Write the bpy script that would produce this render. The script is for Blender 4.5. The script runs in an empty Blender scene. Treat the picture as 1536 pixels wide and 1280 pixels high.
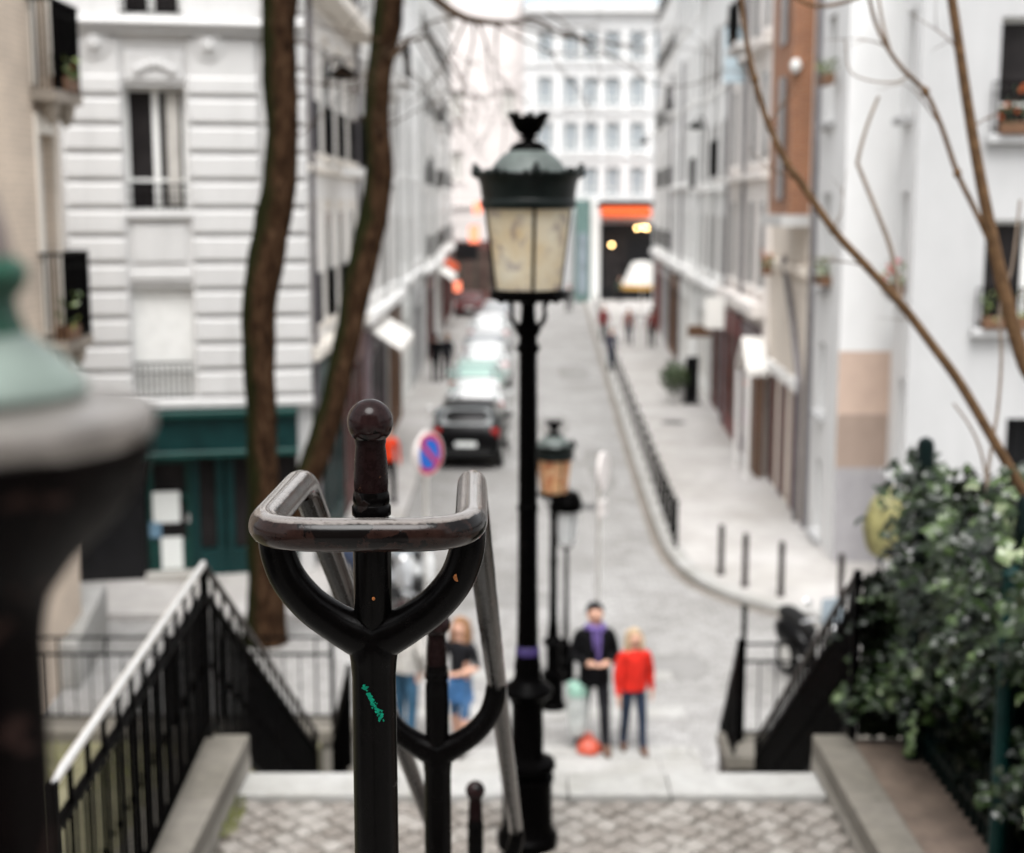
import bpy, bmesh, math, random
from mathutils import Vector, Matrix, noise as mnoise
random.seed(7)
R = math.radians
PI = math.pi
scn = bpy.context.scene
COL = scn.collection

# ------------------------------------------------------------------ camera
HC = 6.4
FPX = 1536 * 50 / 36
PITCH = math.atan(333 / FPX)
cam_d = bpy.data.cameras.new('camera')
cam = bpy.data.objects.new('camera', cam_d)
COL.objects.link(cam)
cam.location = (0, 0, HC)
cam.rotation_euler = (PI / 2 - PITCH, 0, 0)
cam_d.lens = 50
cam_d.sensor_width = 36
cam_d.clip_start = 0.05
cam_d.clip_end = 1500
cam_d.dof.use_dof = True
cam_d.dof.focus_distance = 2.1
cam_d.dof.aperture_fstop = 3.3
scn.camera = cam

def ray(px, py):
    a = (px - 768) / FPX; b = -(py - 640) / FPX
    return Vector((a, b * math.sin(PITCH) + math.cos(PITCH), b * math.cos(PITCH) - math.sin(PITCH)))
def at(px, py, Y=None, z=None):
    """measure: the point of the place seen at a pixel, at distance Y or at height z"""
    r = ray(px, py)
    t = Y / r.y if Y is not None else (z - HC) / r.z
    return Vector((0, 0, HC)) + r * t
def zat(py, Y): return at(768, py, Y=Y).z
def xat(px, py, Y): return at(px, py, Y=Y).x

# ------------------------------------------------------------------ materials
def new_mat(name):
    m = bpy.data.materials.new(name); m.use_nodes = True
    nt = m.node_tree
    return m, nt, nt.nodes['Principled BSDF']
def N(nt, typ, **kw):
    n = nt.nodes.new(typ)
    for k, v in kw.items():
        if k in n.inputs: n.inputs[k].default_value = v
        else: setattr(n, k, v)
    return n
def rgba(c): return (c[0], c[1], c[2], 1)
def ramp(nt, fac, stops):
    r = nt.nodes.new('ShaderNodeValToRGB')
    els = r.color_ramp.elements
    while len(els) < len(stops): els.new(0.5)
    for e, (p, c) in zip(els, stops):
        e.position = p; e.color = rgba(c)
    nt.links.new(fac, r.inputs['Fac'])
    return r
def mixc(nt, fac, a, b, mode='MIX'):
    n = nt.nodes.new('ShaderNodeMix'); n.data_type = 'RGBA'; n.blend_type = mode
    for inp, v in ((n.inputs['Factor'], fac), (n.inputs[6], a), (n.inputs[7], b)):
        if hasattr(v, 'is_linked'): nt.links.new(v, inp)
        elif isinstance(v, (tuple, list)): inp.default_value = rgba(v)
        else: inp.default_value = v
    return n.outputs[2]
def objcoord(nt, scale=(1, 1, 1), rot=(0, 0, 0)):
    tc = nt.nodes.new('ShaderNodeTexCoord')
    mp = nt.nodes.new('ShaderNodeMapping')
    mp.inputs['Scale'].default_value = scale
    mp.inputs['Rotation'].default_value = rot
    nt.links.new(tc.outputs['Object'], mp.inputs['Vector'])
    return mp.outputs['Vector']
def noise(nt, vec, scale, detail=4, rough=0.55, dist=0.0):
    n = nt.nodes.new('ShaderNodeTexNoise')
    n.inputs['Scale'].default_value = scale
    n.inputs['Detail'].default_value = detail
    n.inputs['Roughness'].default_value = rough
    n.inputs['Distortion'].default_value = dist
    nt.links.new(vec, n.inputs['Vector'])
    return n.outputs['Fac']
def bump(nt, b, h, strength=0.3, dist=0.01):
    n = nt.nodes.new('ShaderNodeBump')
    n.inputs['Strength'].default_value = strength
    n.inputs['Distance'].default_value = dist
    nt.links.new(h, n.inputs['Height'])
    nt.links.new(n.outputs['Normal'], b.inputs['Normal'])
MATS = {}
def simple(name, col, rough=0.6, metal=0.0, var=0.15, scale=6, spec=0.22):
    if name in MATS: return MATS[name]
    m, nt, b = new_mat(name)
    v = objcoord(nt)
    f = noise(nt, v, scale)
    lo = tuple(c * (1 - var) for c in col); hi = tuple(min(1, c * (1 + var)) for c in col)
    r = ramp(nt, f, [(0.3, lo), (0.7, hi)])
    nt.links.new(r.outputs['Color'], b.inputs['Base Color'])
    b.inputs['Roughness'].default_value = rough
    b.inputs['Metallic'].default_value = metal
    b.inputs['Specular IOR Level'].default_value = spec
    MATS[name] = m
    return m
def plaster(name, col, stain=0.22, stain_col=None):
    if name in MATS: return MATS[name]
    m, nt, b = new_mat(name)
    v = objcoord(nt); vs = objcoord(nt, (2.2, 2.2, 0.18))
    f1 = noise(nt, v, 0.9, 6, 0.6); f2 = noise(nt, vs, 1.6, 5, 0.65)
    sc = stain_col or tuple(c * 0.55 for c in col)
    a = ramp(nt, f2, [(0.50, (0, 0, 0)), (0.78, (stain,) * 3)])
    c1 = ramp(nt, f1, [(0.3, tuple(c * 0.90 for c in col)), (0.7, col)])
    nt.links.new(mixc(nt, a.outputs['Color'], c1.outputs['Color'], sc), b.inputs['Base Color'])
    b.inputs['Roughness'].default_value = 0.85
    f3 = noise(nt, v, 25, 5)
    bump(nt, b, f3, 0.12, 0.01)
    MATS[name] = m
    return m
def brickmat(name, c1, c2, mortar, w=0.22, h=0.065, msz=0.012):
    if name in MATS: return MATS[name]
    m, nt, b = new_mat(name)
    tc = nt.nodes.new('ShaderNodeTexCoord')
    # object x+y run along the wall, z up
    sep = nt.nodes.new('ShaderNodeSeparateXYZ'); nt.links.new(tc.outputs['Object'], sep.inputs[0])
    ad = N(nt, 'ShaderNodeMath', operation='ADD'); nt.links.new(sep.outputs['X'], ad.inputs[0]); nt.links.new(sep.outputs['Y'], ad.inputs[1])
    cb = nt.nodes.new('ShaderNodeCombineXYZ'); nt.links.new(ad.outputs[0], cb.inputs['X']); nt.links.new(sep.outputs['Z'], cb.inputs['Y'])
    bt = nt.nodes.new('ShaderNodeTexBrick')
    bt.inputs['Color1'].default_value = rgba(c1); bt.inputs['Color2'].default_value = rgba(c2)
    bt.inputs['Mortar'].default_value = rgba(mortar)
    bt.inputs['Scale'].default_value = 1; bt.inputs['Mortar Size'].default_value = msz
    bt.inputs['Brick Width'].default_value = w; bt.inputs['Row Height'].default_value = h
    nt.links.new(cb.outputs[0], bt.inputs['Vector'])
    f = noise(nt, tc.outputs['Object'], 0.8, 6)
    r = ramp(nt, f, [(0.3, (0.72, 0.72, 0.72)), (0.7, (1.1, 1.08, 1.05))])
    nt.links.new(mixc(nt, 1.0, bt.outputs['Color'], r.outputs['Color'], 'MULTIPLY'), b.inputs['Base Color'])
    b.inputs['Roughness'].default_value = 0.85
    bump(nt, b, bt.outputs['Fac'], -0.3, 0.008)
    MATS[name] = m
    return m
def stone(name, c, var=0.25, scale=8):
    if name in MATS: return MATS[name]
    m, nt, b = new_mat(name)
    v = objcoord(nt)
    f1 = noise(nt, v, scale, 8, 0.65); f2 = noise(nt, v, scale * 0.15, 4)
    r1 = ramp(nt, f1, [(0.3, tuple(x * (1 - var) for x in c)), (0.7, tuple(x * (1 + var) for x in c))])
    r2 = ramp(nt, f2, [(0.3, (0.75, 0.74, 0.70)), (0.7, (1.08, 1.08, 1.08))])
    nt.links.new(mixc(nt, 1.0, r1.outputs['Color'], r2.outputs['Color'], 'MULTIPLY'), b.inputs['Base Color'])
    b.inputs['Roughness'].default_value = 0.85
    bump(nt, b, f1, 0.35, 0.012)
    MATS[name] = m
    return m
def cobble(name, c1, c2, joint, w=0.16, h=0.11, rot=0.0):
    m, nt, b = new_mat(name)
    v = objcoord(nt, rot=(0, 0, rot))
    nv = nt.nodes.new('ShaderNodeTexNoise'); nv.inputs['Scale'].default_value = 1.3
    nt.links.new(v, nv.inputs['Vector'])
    ma = N(nt, 'ShaderNodeVectorMath', operation='MULTIPLY_ADD')
    ma.inputs[1].default_value = (0.12, 0.12, 0); nt.links.new(nv.outputs['Color'], ma.inputs[0]); nt.links.new(v, ma.inputs[2])
    bt = nt.nodes.new('ShaderNodeTexBrick')
    bt.inputs['Color1'].default_value = rgba(c1); bt.inputs['Color2'].default_value = rgba(c2); bt.inputs['Mortar'].default_value = rgba(joint)
    bt.inputs['Scale'].default_value = 1; bt.inputs['Mortar Size'].default_value = 0.009
    bt.inputs['Mortar Smooth'].default_value = 0.6
    bt.inputs['Brick Width'].default_value = w; bt.inputs['Row Height'].default_value = h
    nt.links.new(ma.outputs[0], bt.inputs['Vector'])
    f = noise(nt, v, 0.35, 6, 0.6); f2 = noise(nt, v, 9, 4)
    r = ramp(nt, f, [(0.32, (0.74, 0.73, 0.71)), (0.62, (1.08, 1.08, 1.08))])
    c = mixc(nt, 1.0, bt.outputs['Color'], r.outputs['Color'], 'MULTIPLY')
    r2 = ramp(nt, f2, [(0.3, (0.85, 0.85, 0.85)), (0.7, (1.1, 1.1, 1.1))])
    nt.links.new(mixc(nt, 1.0, c, r2.outputs['Color'], 'MULTIPLY'), b.inputs['Base Color'])
    b.inputs['Roughness'].default_value = 0.7
    bump(nt, b, bt.outputs['Fac'], -0.5, 0.015)
    MATS[name] = m
    return m
def worn_paint(name, top, under, bare, amount=0.5, scale=18, rough=0.28, hand_glint=False, grit=0.25, spec=0.22):
    """dark gloss enamel, chipped to an undercoat and to bare metal; hand = upper side polished by hands, its highlight painted in"""
    m, nt, b = new_mat(name)
    v = objcoord(nt)
    f = noise(nt, v, scale, 8, 0.62, 0.6)
    f2 = noise(nt, v, scale * 2.7, 6, 0.7)
    f3 = noise(nt, v, 220, 3, 0.6)
    k1 = ramp(nt, f, [(amount, (0, 0, 0)), (amount + 0.025, (1, 1, 1))])
    base = ramp(nt, f2, [(0.35, tuple(c * 0.65 for c in top)), (0.75, tuple(c * 1.5 for c in top))])
    c = mixc(nt, k1.outputs['Color'], base.outputs['Color'], under)
    k2 = ramp(nt, f2, [(0.66, (0, 0, 0)), (0.70, (1, 1, 1))])
    c = mixc(nt, k2.outputs['Color'], c, bare) if bare else c
    if hand_glint:
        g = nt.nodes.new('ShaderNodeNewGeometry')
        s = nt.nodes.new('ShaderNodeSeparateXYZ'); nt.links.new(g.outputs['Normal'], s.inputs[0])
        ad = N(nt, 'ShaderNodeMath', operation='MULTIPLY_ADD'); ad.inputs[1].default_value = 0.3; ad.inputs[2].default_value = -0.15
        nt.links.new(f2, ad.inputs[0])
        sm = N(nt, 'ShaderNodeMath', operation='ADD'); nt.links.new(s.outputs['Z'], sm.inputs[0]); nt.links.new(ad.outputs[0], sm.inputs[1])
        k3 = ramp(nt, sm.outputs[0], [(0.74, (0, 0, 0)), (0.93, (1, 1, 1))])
        c = mixc(nt, k3.outputs['Color'], c, (0.36, 0.325, 0.30))  # up-facing colour holds the polish and its painted highlight
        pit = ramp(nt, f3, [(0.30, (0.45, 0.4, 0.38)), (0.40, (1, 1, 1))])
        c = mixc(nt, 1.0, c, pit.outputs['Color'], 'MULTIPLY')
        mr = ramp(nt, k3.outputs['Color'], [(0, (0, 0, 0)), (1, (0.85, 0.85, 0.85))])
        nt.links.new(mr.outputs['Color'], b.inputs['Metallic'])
    b.inputs['Specular IOR Level'].default_value = spec
    nt.links.new(c, b.inputs['Base Color'])
    rr = ramp(nt, f2, [(0.3, (rough * 0.8,) * 3), (0.8, (rough * 1.7,) * 3)])
    nt.links.new(rr.outputs['Color'], b.inputs['Roughness'])
    hs = N(nt, 'ShaderNodeMath', operation='MULTIPLY_ADD'); hs.inputs[1].default_value = 0.25
    nt.links.new(f3, hs.inputs[0]); nt.links.new(k1.outputs['Color'], hs.inputs[2])
    bump(nt, b, hs.outputs[0], grit, 0.0012)
    MATS[name] = m
    return m
def emit(name, col, s):
    m, nt, b = new_mat(name)
    b.inputs['Base Color'].default_value = rgba(col)
    b.inputs['Emission Color'].default_value = rgba(col)
    b.inputs['Emission Strength'].default_value = s
    MATS[name] = m
    return m

M = MATS
worn_paint('rail_metal', (0.0120, 0.0056, 0.0044), (0.0022, 0.0015, 0.0015), None, 0.525, 15, 0.135, hand_glint=True, spec=.16, grit=.12)
worn_paint('post_enamel', (0.0010, 0.0008, 0.0008), (0.006, 0.0035, 0.003), None, 0.66, 15, 0.2, grit=0.8, spec=.06)
worn_paint('ball_enamel', (0.012, 0.0055, 0.0055), (0.002, 0.0013, 0.0013), None, 0.55, 26, 0.13, grit=0.05, spec=.12)
worn_paint('neck_enamel', (0.006, 0.0026, 0.0026), (0.055, 0.027, 0.016), None, 0.66, 34, 0.24, grit=0.2, spec=.06)
worn_paint('iron', (0.0012, 0.001, 0.001), (0.006, 0.0045, 0.004), None, 0.68, 9, 0.4, spec=.01)
worn_paint('iron_side', (0.0010, 0.0009, 0.0009), (0.006, 0.0045, 0.004), None, 0.68, 9, 0.4, spec=.01)
worn_paint('bollard_iron', (0.03, 0.024, 0.022), (0.06, 0.05, 0.045), None, 0.6, 9, 0.5, spec=.2)
worn_paint('lamp_iron', (0.0009, 0.0008, 0.0008), (0.004, 0.003, 0.003), None, 0.68, 9, 0.26, spec=.015)
worn_paint('near_iron', (0.0015, 0.0008, 0.0008), (0.022, 0.012, 0.010), None, 0.57, 22, 0.4, spec=.03)
simple('green_paint', (0.006, 0.045, 0.026), 0.45, 0, 0.3, 30)
simple('paint_splash', (0.003, 0.14, 0.085), 0.75, 0, 0.5, 120, .05)
simple('ring_metal', (0.165, 0.15, 0.138), 0.28, 0.3, 0.3, 24)
simple('patina', (0.155, 0.19, 0.168), 0.42, 0.2, 0.35, 22)
simple('steel', (0.86, 0.85, 0.82), 0.3, 0.8, 0.08, 8)
simple('dome_zinc', (0.075, 0.088, 0.082), 0.5, 0.1, 0.35, 9)
simple('hood_green', (0.005, 0.0075, 0.0068), 0.35, 0, 0.4, 14, .12)
simple('purple_tape', (0.022, 0.014, 0.06), 0.5, 0, 0.2, 40)
simple('white_frame', (0.74, 0.74, 0.72), 0.5, 0, 0.06)
simple('grey_frame', (0.38, 0.38, 0.38), 0.5, 0, 0.1)
simple('dark_pane', (0.020, 0.018, 0.018), 0.15, 0, 0.4, 1.5, .06)
simple('brown_pane', (0.065, 0.050, 0.042), 0.3, 0, 0.5, 1.5, .05)
simple('sky_pane', (0.20, 0.235, 0.26), 0.2, 0, 0.25, 1.2)
simple('curtain', (0.45, 0.43, 0.40), 0.8, 0, 0.15, 3)
simple('shop_green', (0.004, 0.027, 0.027), 0.4, 0, 0.25, 3)
simple('shop_green_light', (0.006, 0.040, 0.034), 0.4, 0, 0.2, 3)
simple('shop_black', (0.008, 0.008, 0.009), 0.3, 0, 0.3, 3)
simple('paper', (0.72, 0.74, 0.72), 0.7, 0, 0.06, 30)
simple('paper_blue', (0.14, 0.24, 0.33), 0.7, 0, 0.2, 30)
simple('zinc', (0.34, 0.39, 0.43), 0.4, 0.4, 0.15, 3)
simple('teal', (0.11, 0.175, 0.162), 0.5, 0, 0.15, 2)
simple('orange_cloth', (0.62, 0.085, 0.018), 0.7, 0, 0.15, 3)
simple('white_cloth', (0.82, 0.80, 0.76), 0.7, 0, 0.06, 3)
simple('dark_red', (0.14, 0.022, 0.018), 0.4, 0, 0.25, 3)
simple('wood_brown', (0.13, 0.07, 0.04), 0.55, 0, 0.3, 8)
simple('grey_stone_paint', (0.33, 0.32, 0.33), 0.8, 0, 0.1, 3)
simple('beige_paint', (0.50, 0.38, 0.31), 0.85, 0, 0.07, 3)
simple('taupe_paint', (0.33, 0.255, 0.21), 0.85, 0, 0.07, 3)
simple('pipe_grey', (0.16, 0.15, 0.16), 0.5, 0.3, 0.2, 5)
plaster('plaster_white', (0.86, 0.85, 0.83), 0.25)
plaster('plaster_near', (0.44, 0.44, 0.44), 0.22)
plaster('plaster_recess_lifted', (0.72, 0.72, 0.715), 0.2)  # lighter copy of the near plaster, lifted where less light reaches
plaster('corner_stone', (0.545, 0.54, 0.532), 0.35)
plaster('plaster_bright', (0.89, 0.885, 0.87), 0.15)
plaster('end_plaster', (0.62, 0.62, 0.615), 0.15)
plaster('plaster_cream', (0.76, 0.71, 0.64), 0.3)
plaster('plaster_pinkish', (0.86, 0.81, 0.77), 0.25)
plaster('end_pink', (0.66, 0.61, 0.59), 0.2)
plaster('plaster_beige', (0.78, 0.70, 0.61), 0.35)
plaster('plaster_grey', (0.58, 0.57, 0.555), 0.3)
plaster('plaster_stained', (0.86, 0.845, 0.82), 0.45)
brickmat('cream_brick', (0.66, 0.55, 0.45), (0.60, 0.50, 0.41), (0.50, 0.43, 0.36), 0.22, 0.075, 0.010)
brickmat('red_brick', (0.34, 0.135, 0.062), (0.25, 0.092, 0.045), (0.32, 0.22, 0.15), 0.22, 0.068, 0.010)
brickmat('path_brick', (0.165, 0.128, 0.10), (0.13, 0.10, 0.08), (0.06, 0.05, 0.04), 0.24, 0.12, 0.012)
stone('granite', (0.40, 0.385, 0.365), 0.15, 14)
stone('granite_pale', (0.31, 0.306, 0.296), 0.14, 12)
stone('coping_stone', (0.145, 0.132, 0.112), 0.18, 10)
stone('sett_stone', (0.46, 0.42, 0.375), 0.2, 9)
stone('mortar_dirt', (0.105, 0.093, 0.08), 0.3, 14)
stone('wall_stone', (0.30, 0.28, 0.25), 0.25, 5)
stone('shadow_gap_stone', (0.07, 0.06, 0.052), 0.3, 5)  # dark stone: the shade under the slab is put into its colour
stone('soil', (0.13, 0.12, 0.07), 0.35, 4)
stone('asphalt_pale', (0.375, 0.36, 0.35), 0.12, 3)
cobble('street_setts', (0.305, 0.299, 0.291), (0.225, 0.219, 0.212), (0.09, 0.086, 0.08), .21, .15)
simple('bark', (0.045, 0.029, 0.018), 0.9, 0, 0.5, 10, .05)
simple('twig_bark', (0.10, 0.058, 0.030), 0.75, 0, 0.4, 20, .08)
simple('thin_twig', (0.20, 0.155, 0.12), 0.7, 0, 0.25, 20)
simple('rubber', (0.012, 0.012, 0.012), 0.7, 0, 0.2)
simple('chrome', (0.7, 0.7, 0.7), 0.12, 1.0, 0.05)
simple('skin', (0.50, 0.29, 0.21), 0.55, 0, 0.06)
simple('shoe_brown', (0.13, 0.065, 0.04), 0.5, 0, 0.1)

stone('road_repair', (0.20, 0.195, 0.19), .15, 6); simple('iron_lid', (0.10, 0.098, 0.095), .5, .3, .3, 12)
def barkmat():
    m, nt, b = new_mat('mossy_bark')
    v = objcoord(nt, (6, 6, 1.6)); v2 = objcoord(nt)
    f = noise(nt, v, 2.2, 8, 0.7, .8)
    c = ramp(nt, f, [(0.36, (0.008, 0.0045, 0.003)), (0.52, (0.036, 0.019, 0.010)), (0.68, (0.088, 0.052, 0.030))])
    g = nt.nodes.new('ShaderNodeNewGeometry'); s = nt.nodes.new('ShaderNodeSeparateXYZ'); nt.links.new(g.outputs['Normal'], s.inputs[0])
    f2 = noise(nt, v2, 1.4, 5)
    mu = N(nt, 'ShaderNodeMath', operation='MULTIPLY'); mu.inputs[1].default_value = -0.75; nt.links.new(s.outputs['X'], mu.inputs[0])
    ad = N(nt, 'ShaderNodeMath', operation='ADD'); nt.links.new(mu.outputs[0], ad.inputs[0]); nt.links.new(f2, ad.inputs[1])
    k = ramp(nt, ad.outputs[0], [(0.50, (0, 0, 0)), (0.86, (0.92,) * 3)])
    nt.links.new(mixc(nt, k.outputs['Color'], c.outputs['Color'], (0.010, 0.013, 0.004)), b.inputs['Base Color'])
    b.inputs['Roughness'].default_value = 0.9; b.inputs['Specular IOR Level'].default_value = .03
    bump(nt, b, f, 0.9, 0.05)
    MATS['mossy_bark'] = m
barkmat()
def panemat(name, c1, c2, mark, thr, sc):
    m, nt, b = new_mat(name)
    v = objcoord(nt)
    f = noise(nt, v, 5, 5, 0.6); f2 = noise(nt, v, sc, 6, 0.65, .5)
    c = ramp(nt, f, [(0.3, c1), (0.7, c2)])
    k = ramp(nt, f2, [(thr - .06, (0, 0, 0)), (thr + 0.10, (0.75,) * 3)])
    cc = mixc(nt, k.outputs['Color'], c.outputs['Color'], mark)
    nt.links.new(cc, b.inputs['Base Color'])
    b.inputs['Roughness'].default_value = 0.3
    tr = nt.nodes.new('ShaderNodeBsdfTranslucent'); nt.links.new(cc, tr.inputs['Color'])
    mx = nt.nodes.new('ShaderNodeMixShader'); mx.inputs[0].default_value = 0.65
    nt.links.new(b.outputs[0], mx.inputs[1]); nt.links.new(tr.outputs[0], mx.inputs[2])
    nt.links.new(mx.outputs[0], nt.nodes['Material Output'].inputs['Surface'])
    MATS[name] = m
panemat('pane_cream', (0.80, 0.64, 0.40), (0.97, 0.93, 0.80), (0.20, 0.13, 0.20), 0.585, 6)
panemat('pane_orange', (0.85, 0.55, 0.28), (0.90, 0.72, 0.48), (0.55, 0.10, 0.02), 0.50, 10)
panemat('pane_clear', (0.80, 0.82, 0.82), (0.9, 0.9, 0.9), (0.7, 0.7, 0.7), 0.8, 5)
def leafmat(name, a, b_, c_):
    m, nt, b = new_mat(name)
    g = nt.nodes.new('ShaderNodeNewGeometry')
    r = ramp(nt, g.outputs['Random Per Island'], [(0.0, a), (0.6, b_), (1.0, c_)])
    nt.links.new(r.outputs['Color'], b.inputs['Base Color'])
    b.inputs['Roughness'].default_value = 0.32
    MATS[name] = m
def ivymat():
    m, nt, b = new_mat('ivy_leaf')
    g = nt.nodes.new('ShaderNodeNewGeometry'); v = objcoord(nt); f = noise(nt, v, 3.2, 4, .6)
    ad = N(nt, 'ShaderNodeMath', operation='MULTIPLY_ADD'); ad.inputs[1].default_value = 0.34; nt.links.new(g.outputs['Random Per Island'], ad.inputs[0])
    sb = N(nt, 'ShaderNodeMath', operation='MULTIPLY_ADD'); sb.inputs[1].default_value = 2.6; sb.inputs[2].default_value = -1.02; nt.links.new(f, sb.inputs[0]); nt.links.new(sb.outputs[0], ad.inputs[2])
    r = ramp(nt, ad.outputs[0], [(0.25, (0.004, 0.009, 0.003)), (0.62, (0.016, 0.030, 0.008)), (0.84, (0.065, 0.10, 0.034)), (1.0, (0.27, 0.31, 0.19))])  # pale end of the ramp paints sky highlights on the leaves
    nt.links.new(r.outputs['Color'], b.inputs['Base Color']); b.inputs['Roughness'].default_value = .28; b.inputs['Specular IOR Level'].default_value = .3; MATS['ivy_leaf'] = m
ivymat()
leafmat('shrub_leaf', (0.02, 0.04, 0.015), (0.05, 0.075, 0.03), (0.1, 0.13, 0.05))
leafmat('box_leaf', (0.05, 0.08, 0.02), (0.13, 0.18, 0.05), (0.28, 0.30, 0.10))
def bagmat(name, col, tr=0.5):
    m, nt, b = new_mat(name)
    v = objcoord(nt); f = noise(nt, v, 6, 6, 0.6, 1.0)
    c = ramp(nt, f, [(0.3, tuple(x * 0.6 for x in col)), (0.7, tuple(min(1, x * 1.25) for x in col))])
    nt.links.new(c.outputs['Color'], b.inputs['Base Color']); b.inputs['Roughness'].default_value = 0.3
    t = nt.nodes.new('ShaderNodeBsdfTranslucent'); nt.links.new(c.outputs['Color'], t.inputs['Color'])
    mx = nt.nodes.new('ShaderNodeMixShader'); mx.inputs[0].default_value = tr
    nt.links.new(b.outputs[0], mx.inputs[1]); nt.links.new(t.outputs[0], mx.inputs[2])
    nt.links.new(mx.outputs[0], nt.nodes['Material Output'].inputs['Surface'])
    bump(nt, b, f, 0.6, 0.03)
    MATS[name] = m
bagmat('yellow_bag', (0.40, 0.37, 0.17)); bagmat('mint_bag', (0.34, 0.56, 0.46), .2); bagmat('clear_bag', (0.75, 0.78, 0.76)); bagmat('red_bag', (0.52, 0.09, 0.05), 0.15)
emit('warm_bulb', (1.0, 0.62, 0.25), 9)
emit('red_neon', (0.9, 0.22, 0.12), .75)
emit('pink_neon', (0.6, 0.2, 0.45), .5)

# ------------------------------------------------------------------ mesh builder
class MB:
    def __init__(s): s.v = []; s.f = []; s.m = []; s.sm = []; s.cur = 0
    def add(s, vs, fs, smooth=False):
        o = len(s.v); s.v += [tuple(x) for x in vs]
        for f in fs:
            s.f.append(tuple(i + o for i in f)); s.m.append(s.cur); s.sm.append(smooth)
        return s
    def quad(s, a, b, c, d): return s.add([a, b, c, d], [(0, 1, 2, 3)])
    def box(s, x0, x1, y0, y1, z0, z1, mat=None):
        v = [(x, y, z) for z in (z0, z1) for y in (y0, y1) for x in (x0, x1)]
        f = [(0, 2, 3, 1), (4, 5, 7, 6), (0, 1, 5, 4), (2, 6, 7, 3), (0, 4, 6, 2), (1, 3, 7, 5)]
        if mat is not None: v = [mat @ Vector(p) for p in v]
        return s.add(v, f)
    def cbox(s, x0, x1, yf, yb, z0, z1, c):
        """block standing on a wall, front arrises chamfered"""
        v = [(x0, yb, z0), (x1, yb, z0), (x1, yb, z1), (x0, yb, z1), (x0, yf + c, z0), (x1, yf + c, z0), (x1, yf + c, z1), (x0, yf + c, z1),
             (x0 + c, yf, z0 + c), (x1 - c, yf, z0 + c), (x1 - c, yf, z1 - c), (x0 + c, yf, z1 - c)]
        f = [(8, 9, 10, 11), (4, 5, 9, 8), (5, 6, 10, 9), (6, 7, 11, 10), (7, 4, 8, 11), (0, 1, 5, 4), (1, 2, 6, 5), (2, 3, 7, 6), (3, 0, 4, 7)]
        return s.add(v, f)
    def bar(s, a, b, w, h=None):
        a = Vector(a); b = Vector(b); h = h or w
        d = (b - a).normalized(); up = Vector((0, 0, 1)) if abs(d.z) < 0.98 else Vector((0, 1, 0))
        x = d.cross(up).normalized(); y = x.cross(d)
        v = []
        for p in (a, b):
            for sx, sy in ((-1, -1), (1, -1), (1, 1), (-1, 1)): v.append(p + x * sx * w / 2 + y * sy * h / 2)
        return s.add(v, [(0, 1, 2, 3), (7, 6, 5, 4), (0, 4, 5, 1), (1, 5, 6, 2), (2, 6, 7, 3), (3, 7, 4, 0)])
    def tube(s, pts, rad, n=10, closed=False, caps=True, sq=1.0):
        pts = [Vector(p) for p in pts]
        k = len(pts)
        rad = [rad] * k if not isinstance(rad, (list, tuple)) else rad
        nrm = None; rings = []
        for i, p in enumerate(pts):
            if closed: t = pts[(i + 1) % k] - pts[i - 1]
            else: t = pts[min(i + 1, k - 1)] - pts[max(i - 1, 0)]
            t = t.normalized()
            if nrm is None:
                a = Vector((0, 0, 1)) if abs(t.z) < 0.9 else Vector((0, 1, 0))
                nrm = (a - t * a.dot(t)).normalized()
            else: nrm = (nrm - t * nrm.dot(t)).normalized()
            b = t.cross(nrm)
            rings.append([p + (nrm * math.cos(2 * PI * j / n) + b * math.sin(2 * PI * j / n) * sq) * rad[i] for j in range(n)])
        v = [q for r in rings for q in r]; f = []
        for i in range(k if closed else k - 1):
            i2 = (i + 1) % k
            for j in range(n):
                j2 = (j + 1) % n
                f.append((i * n + j, i * n + j2, i2 * n + j2, i2 * n + j))
        s.add(v, f, True)
        if caps and not closed:
            s.add(rings[0], [tuple(reversed(range(n)))]); s.add(rings[-1], [tuple(range(n))])
        return s
    def lathe(s, prof, c=(0, 0, 0), n=24, sx=1, sy=1, flute=None, twist=0):
        c = Vector(c); v = []; f = []
        for i, (r, z) in enumerate(prof):
            for j in range(n):
                a = 2 * PI * j / n
                rr = r * (1 + (flute[1] * math.cos(flute[0] * a + twist * z) if flute else 0))
                v.append(c + Vector((rr * math.cos(a) * sx, rr * math.sin(a) * sy, z)))
        for i in range(len(prof) - 1):
            for j in range(n):
                j2 = (j + 1) % n
                f.append((i * n + j, i * n + j2, (i + 1) * n + j2, (i + 1) * n + j))
        s.add(v, f, True)
        k = len(prof) - 1
        if prof[0][0] > 1e-4: s.add(v[:n], [tuple(reversed(range(n)))])
        if prof[k][0] > 1e-4: s.add(v[k * n:], [tuple(range(n))])
        return s
    def ball(s, c, r, n=16, sc=(1, 1, 1)):
        m = max(6, n // 2)
        prof = [(r * math.sin(PI * i / m), -r * math.cos(PI * i / m)) for i in range(m + 1)]
        c = Vector(c)
        o = MB().lathe([(max(a, 1e-5), b) for a, b in prof], n=n)
        return s.add([c + Vector((q[0] * sc[0], q[1] * sc[1], q[2] * sc[2])) for q in o.v], o.f, True)
    def prism(s, poly, z0, z1):
        k = len(poly)
        v = [(p[0], p[1], z0) for p in poly] + [(p[0], p[1], z1) for p in poly]
        f = [tuple(reversed(range(k))), tuple(range(k, 2 * k))] + [(i, (i + 1) % k, k + (i + 1) % k, k + i) for i in range(k)]
        return s.add(v, f)
    def disc(s, c, nrm, r, t, n=28):
        nrm = Vector(nrm).normalized(); c = Vector(c)
        return s.tube([c - nrm * t / 2, c + nrm * t / 2], r, n)
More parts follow.
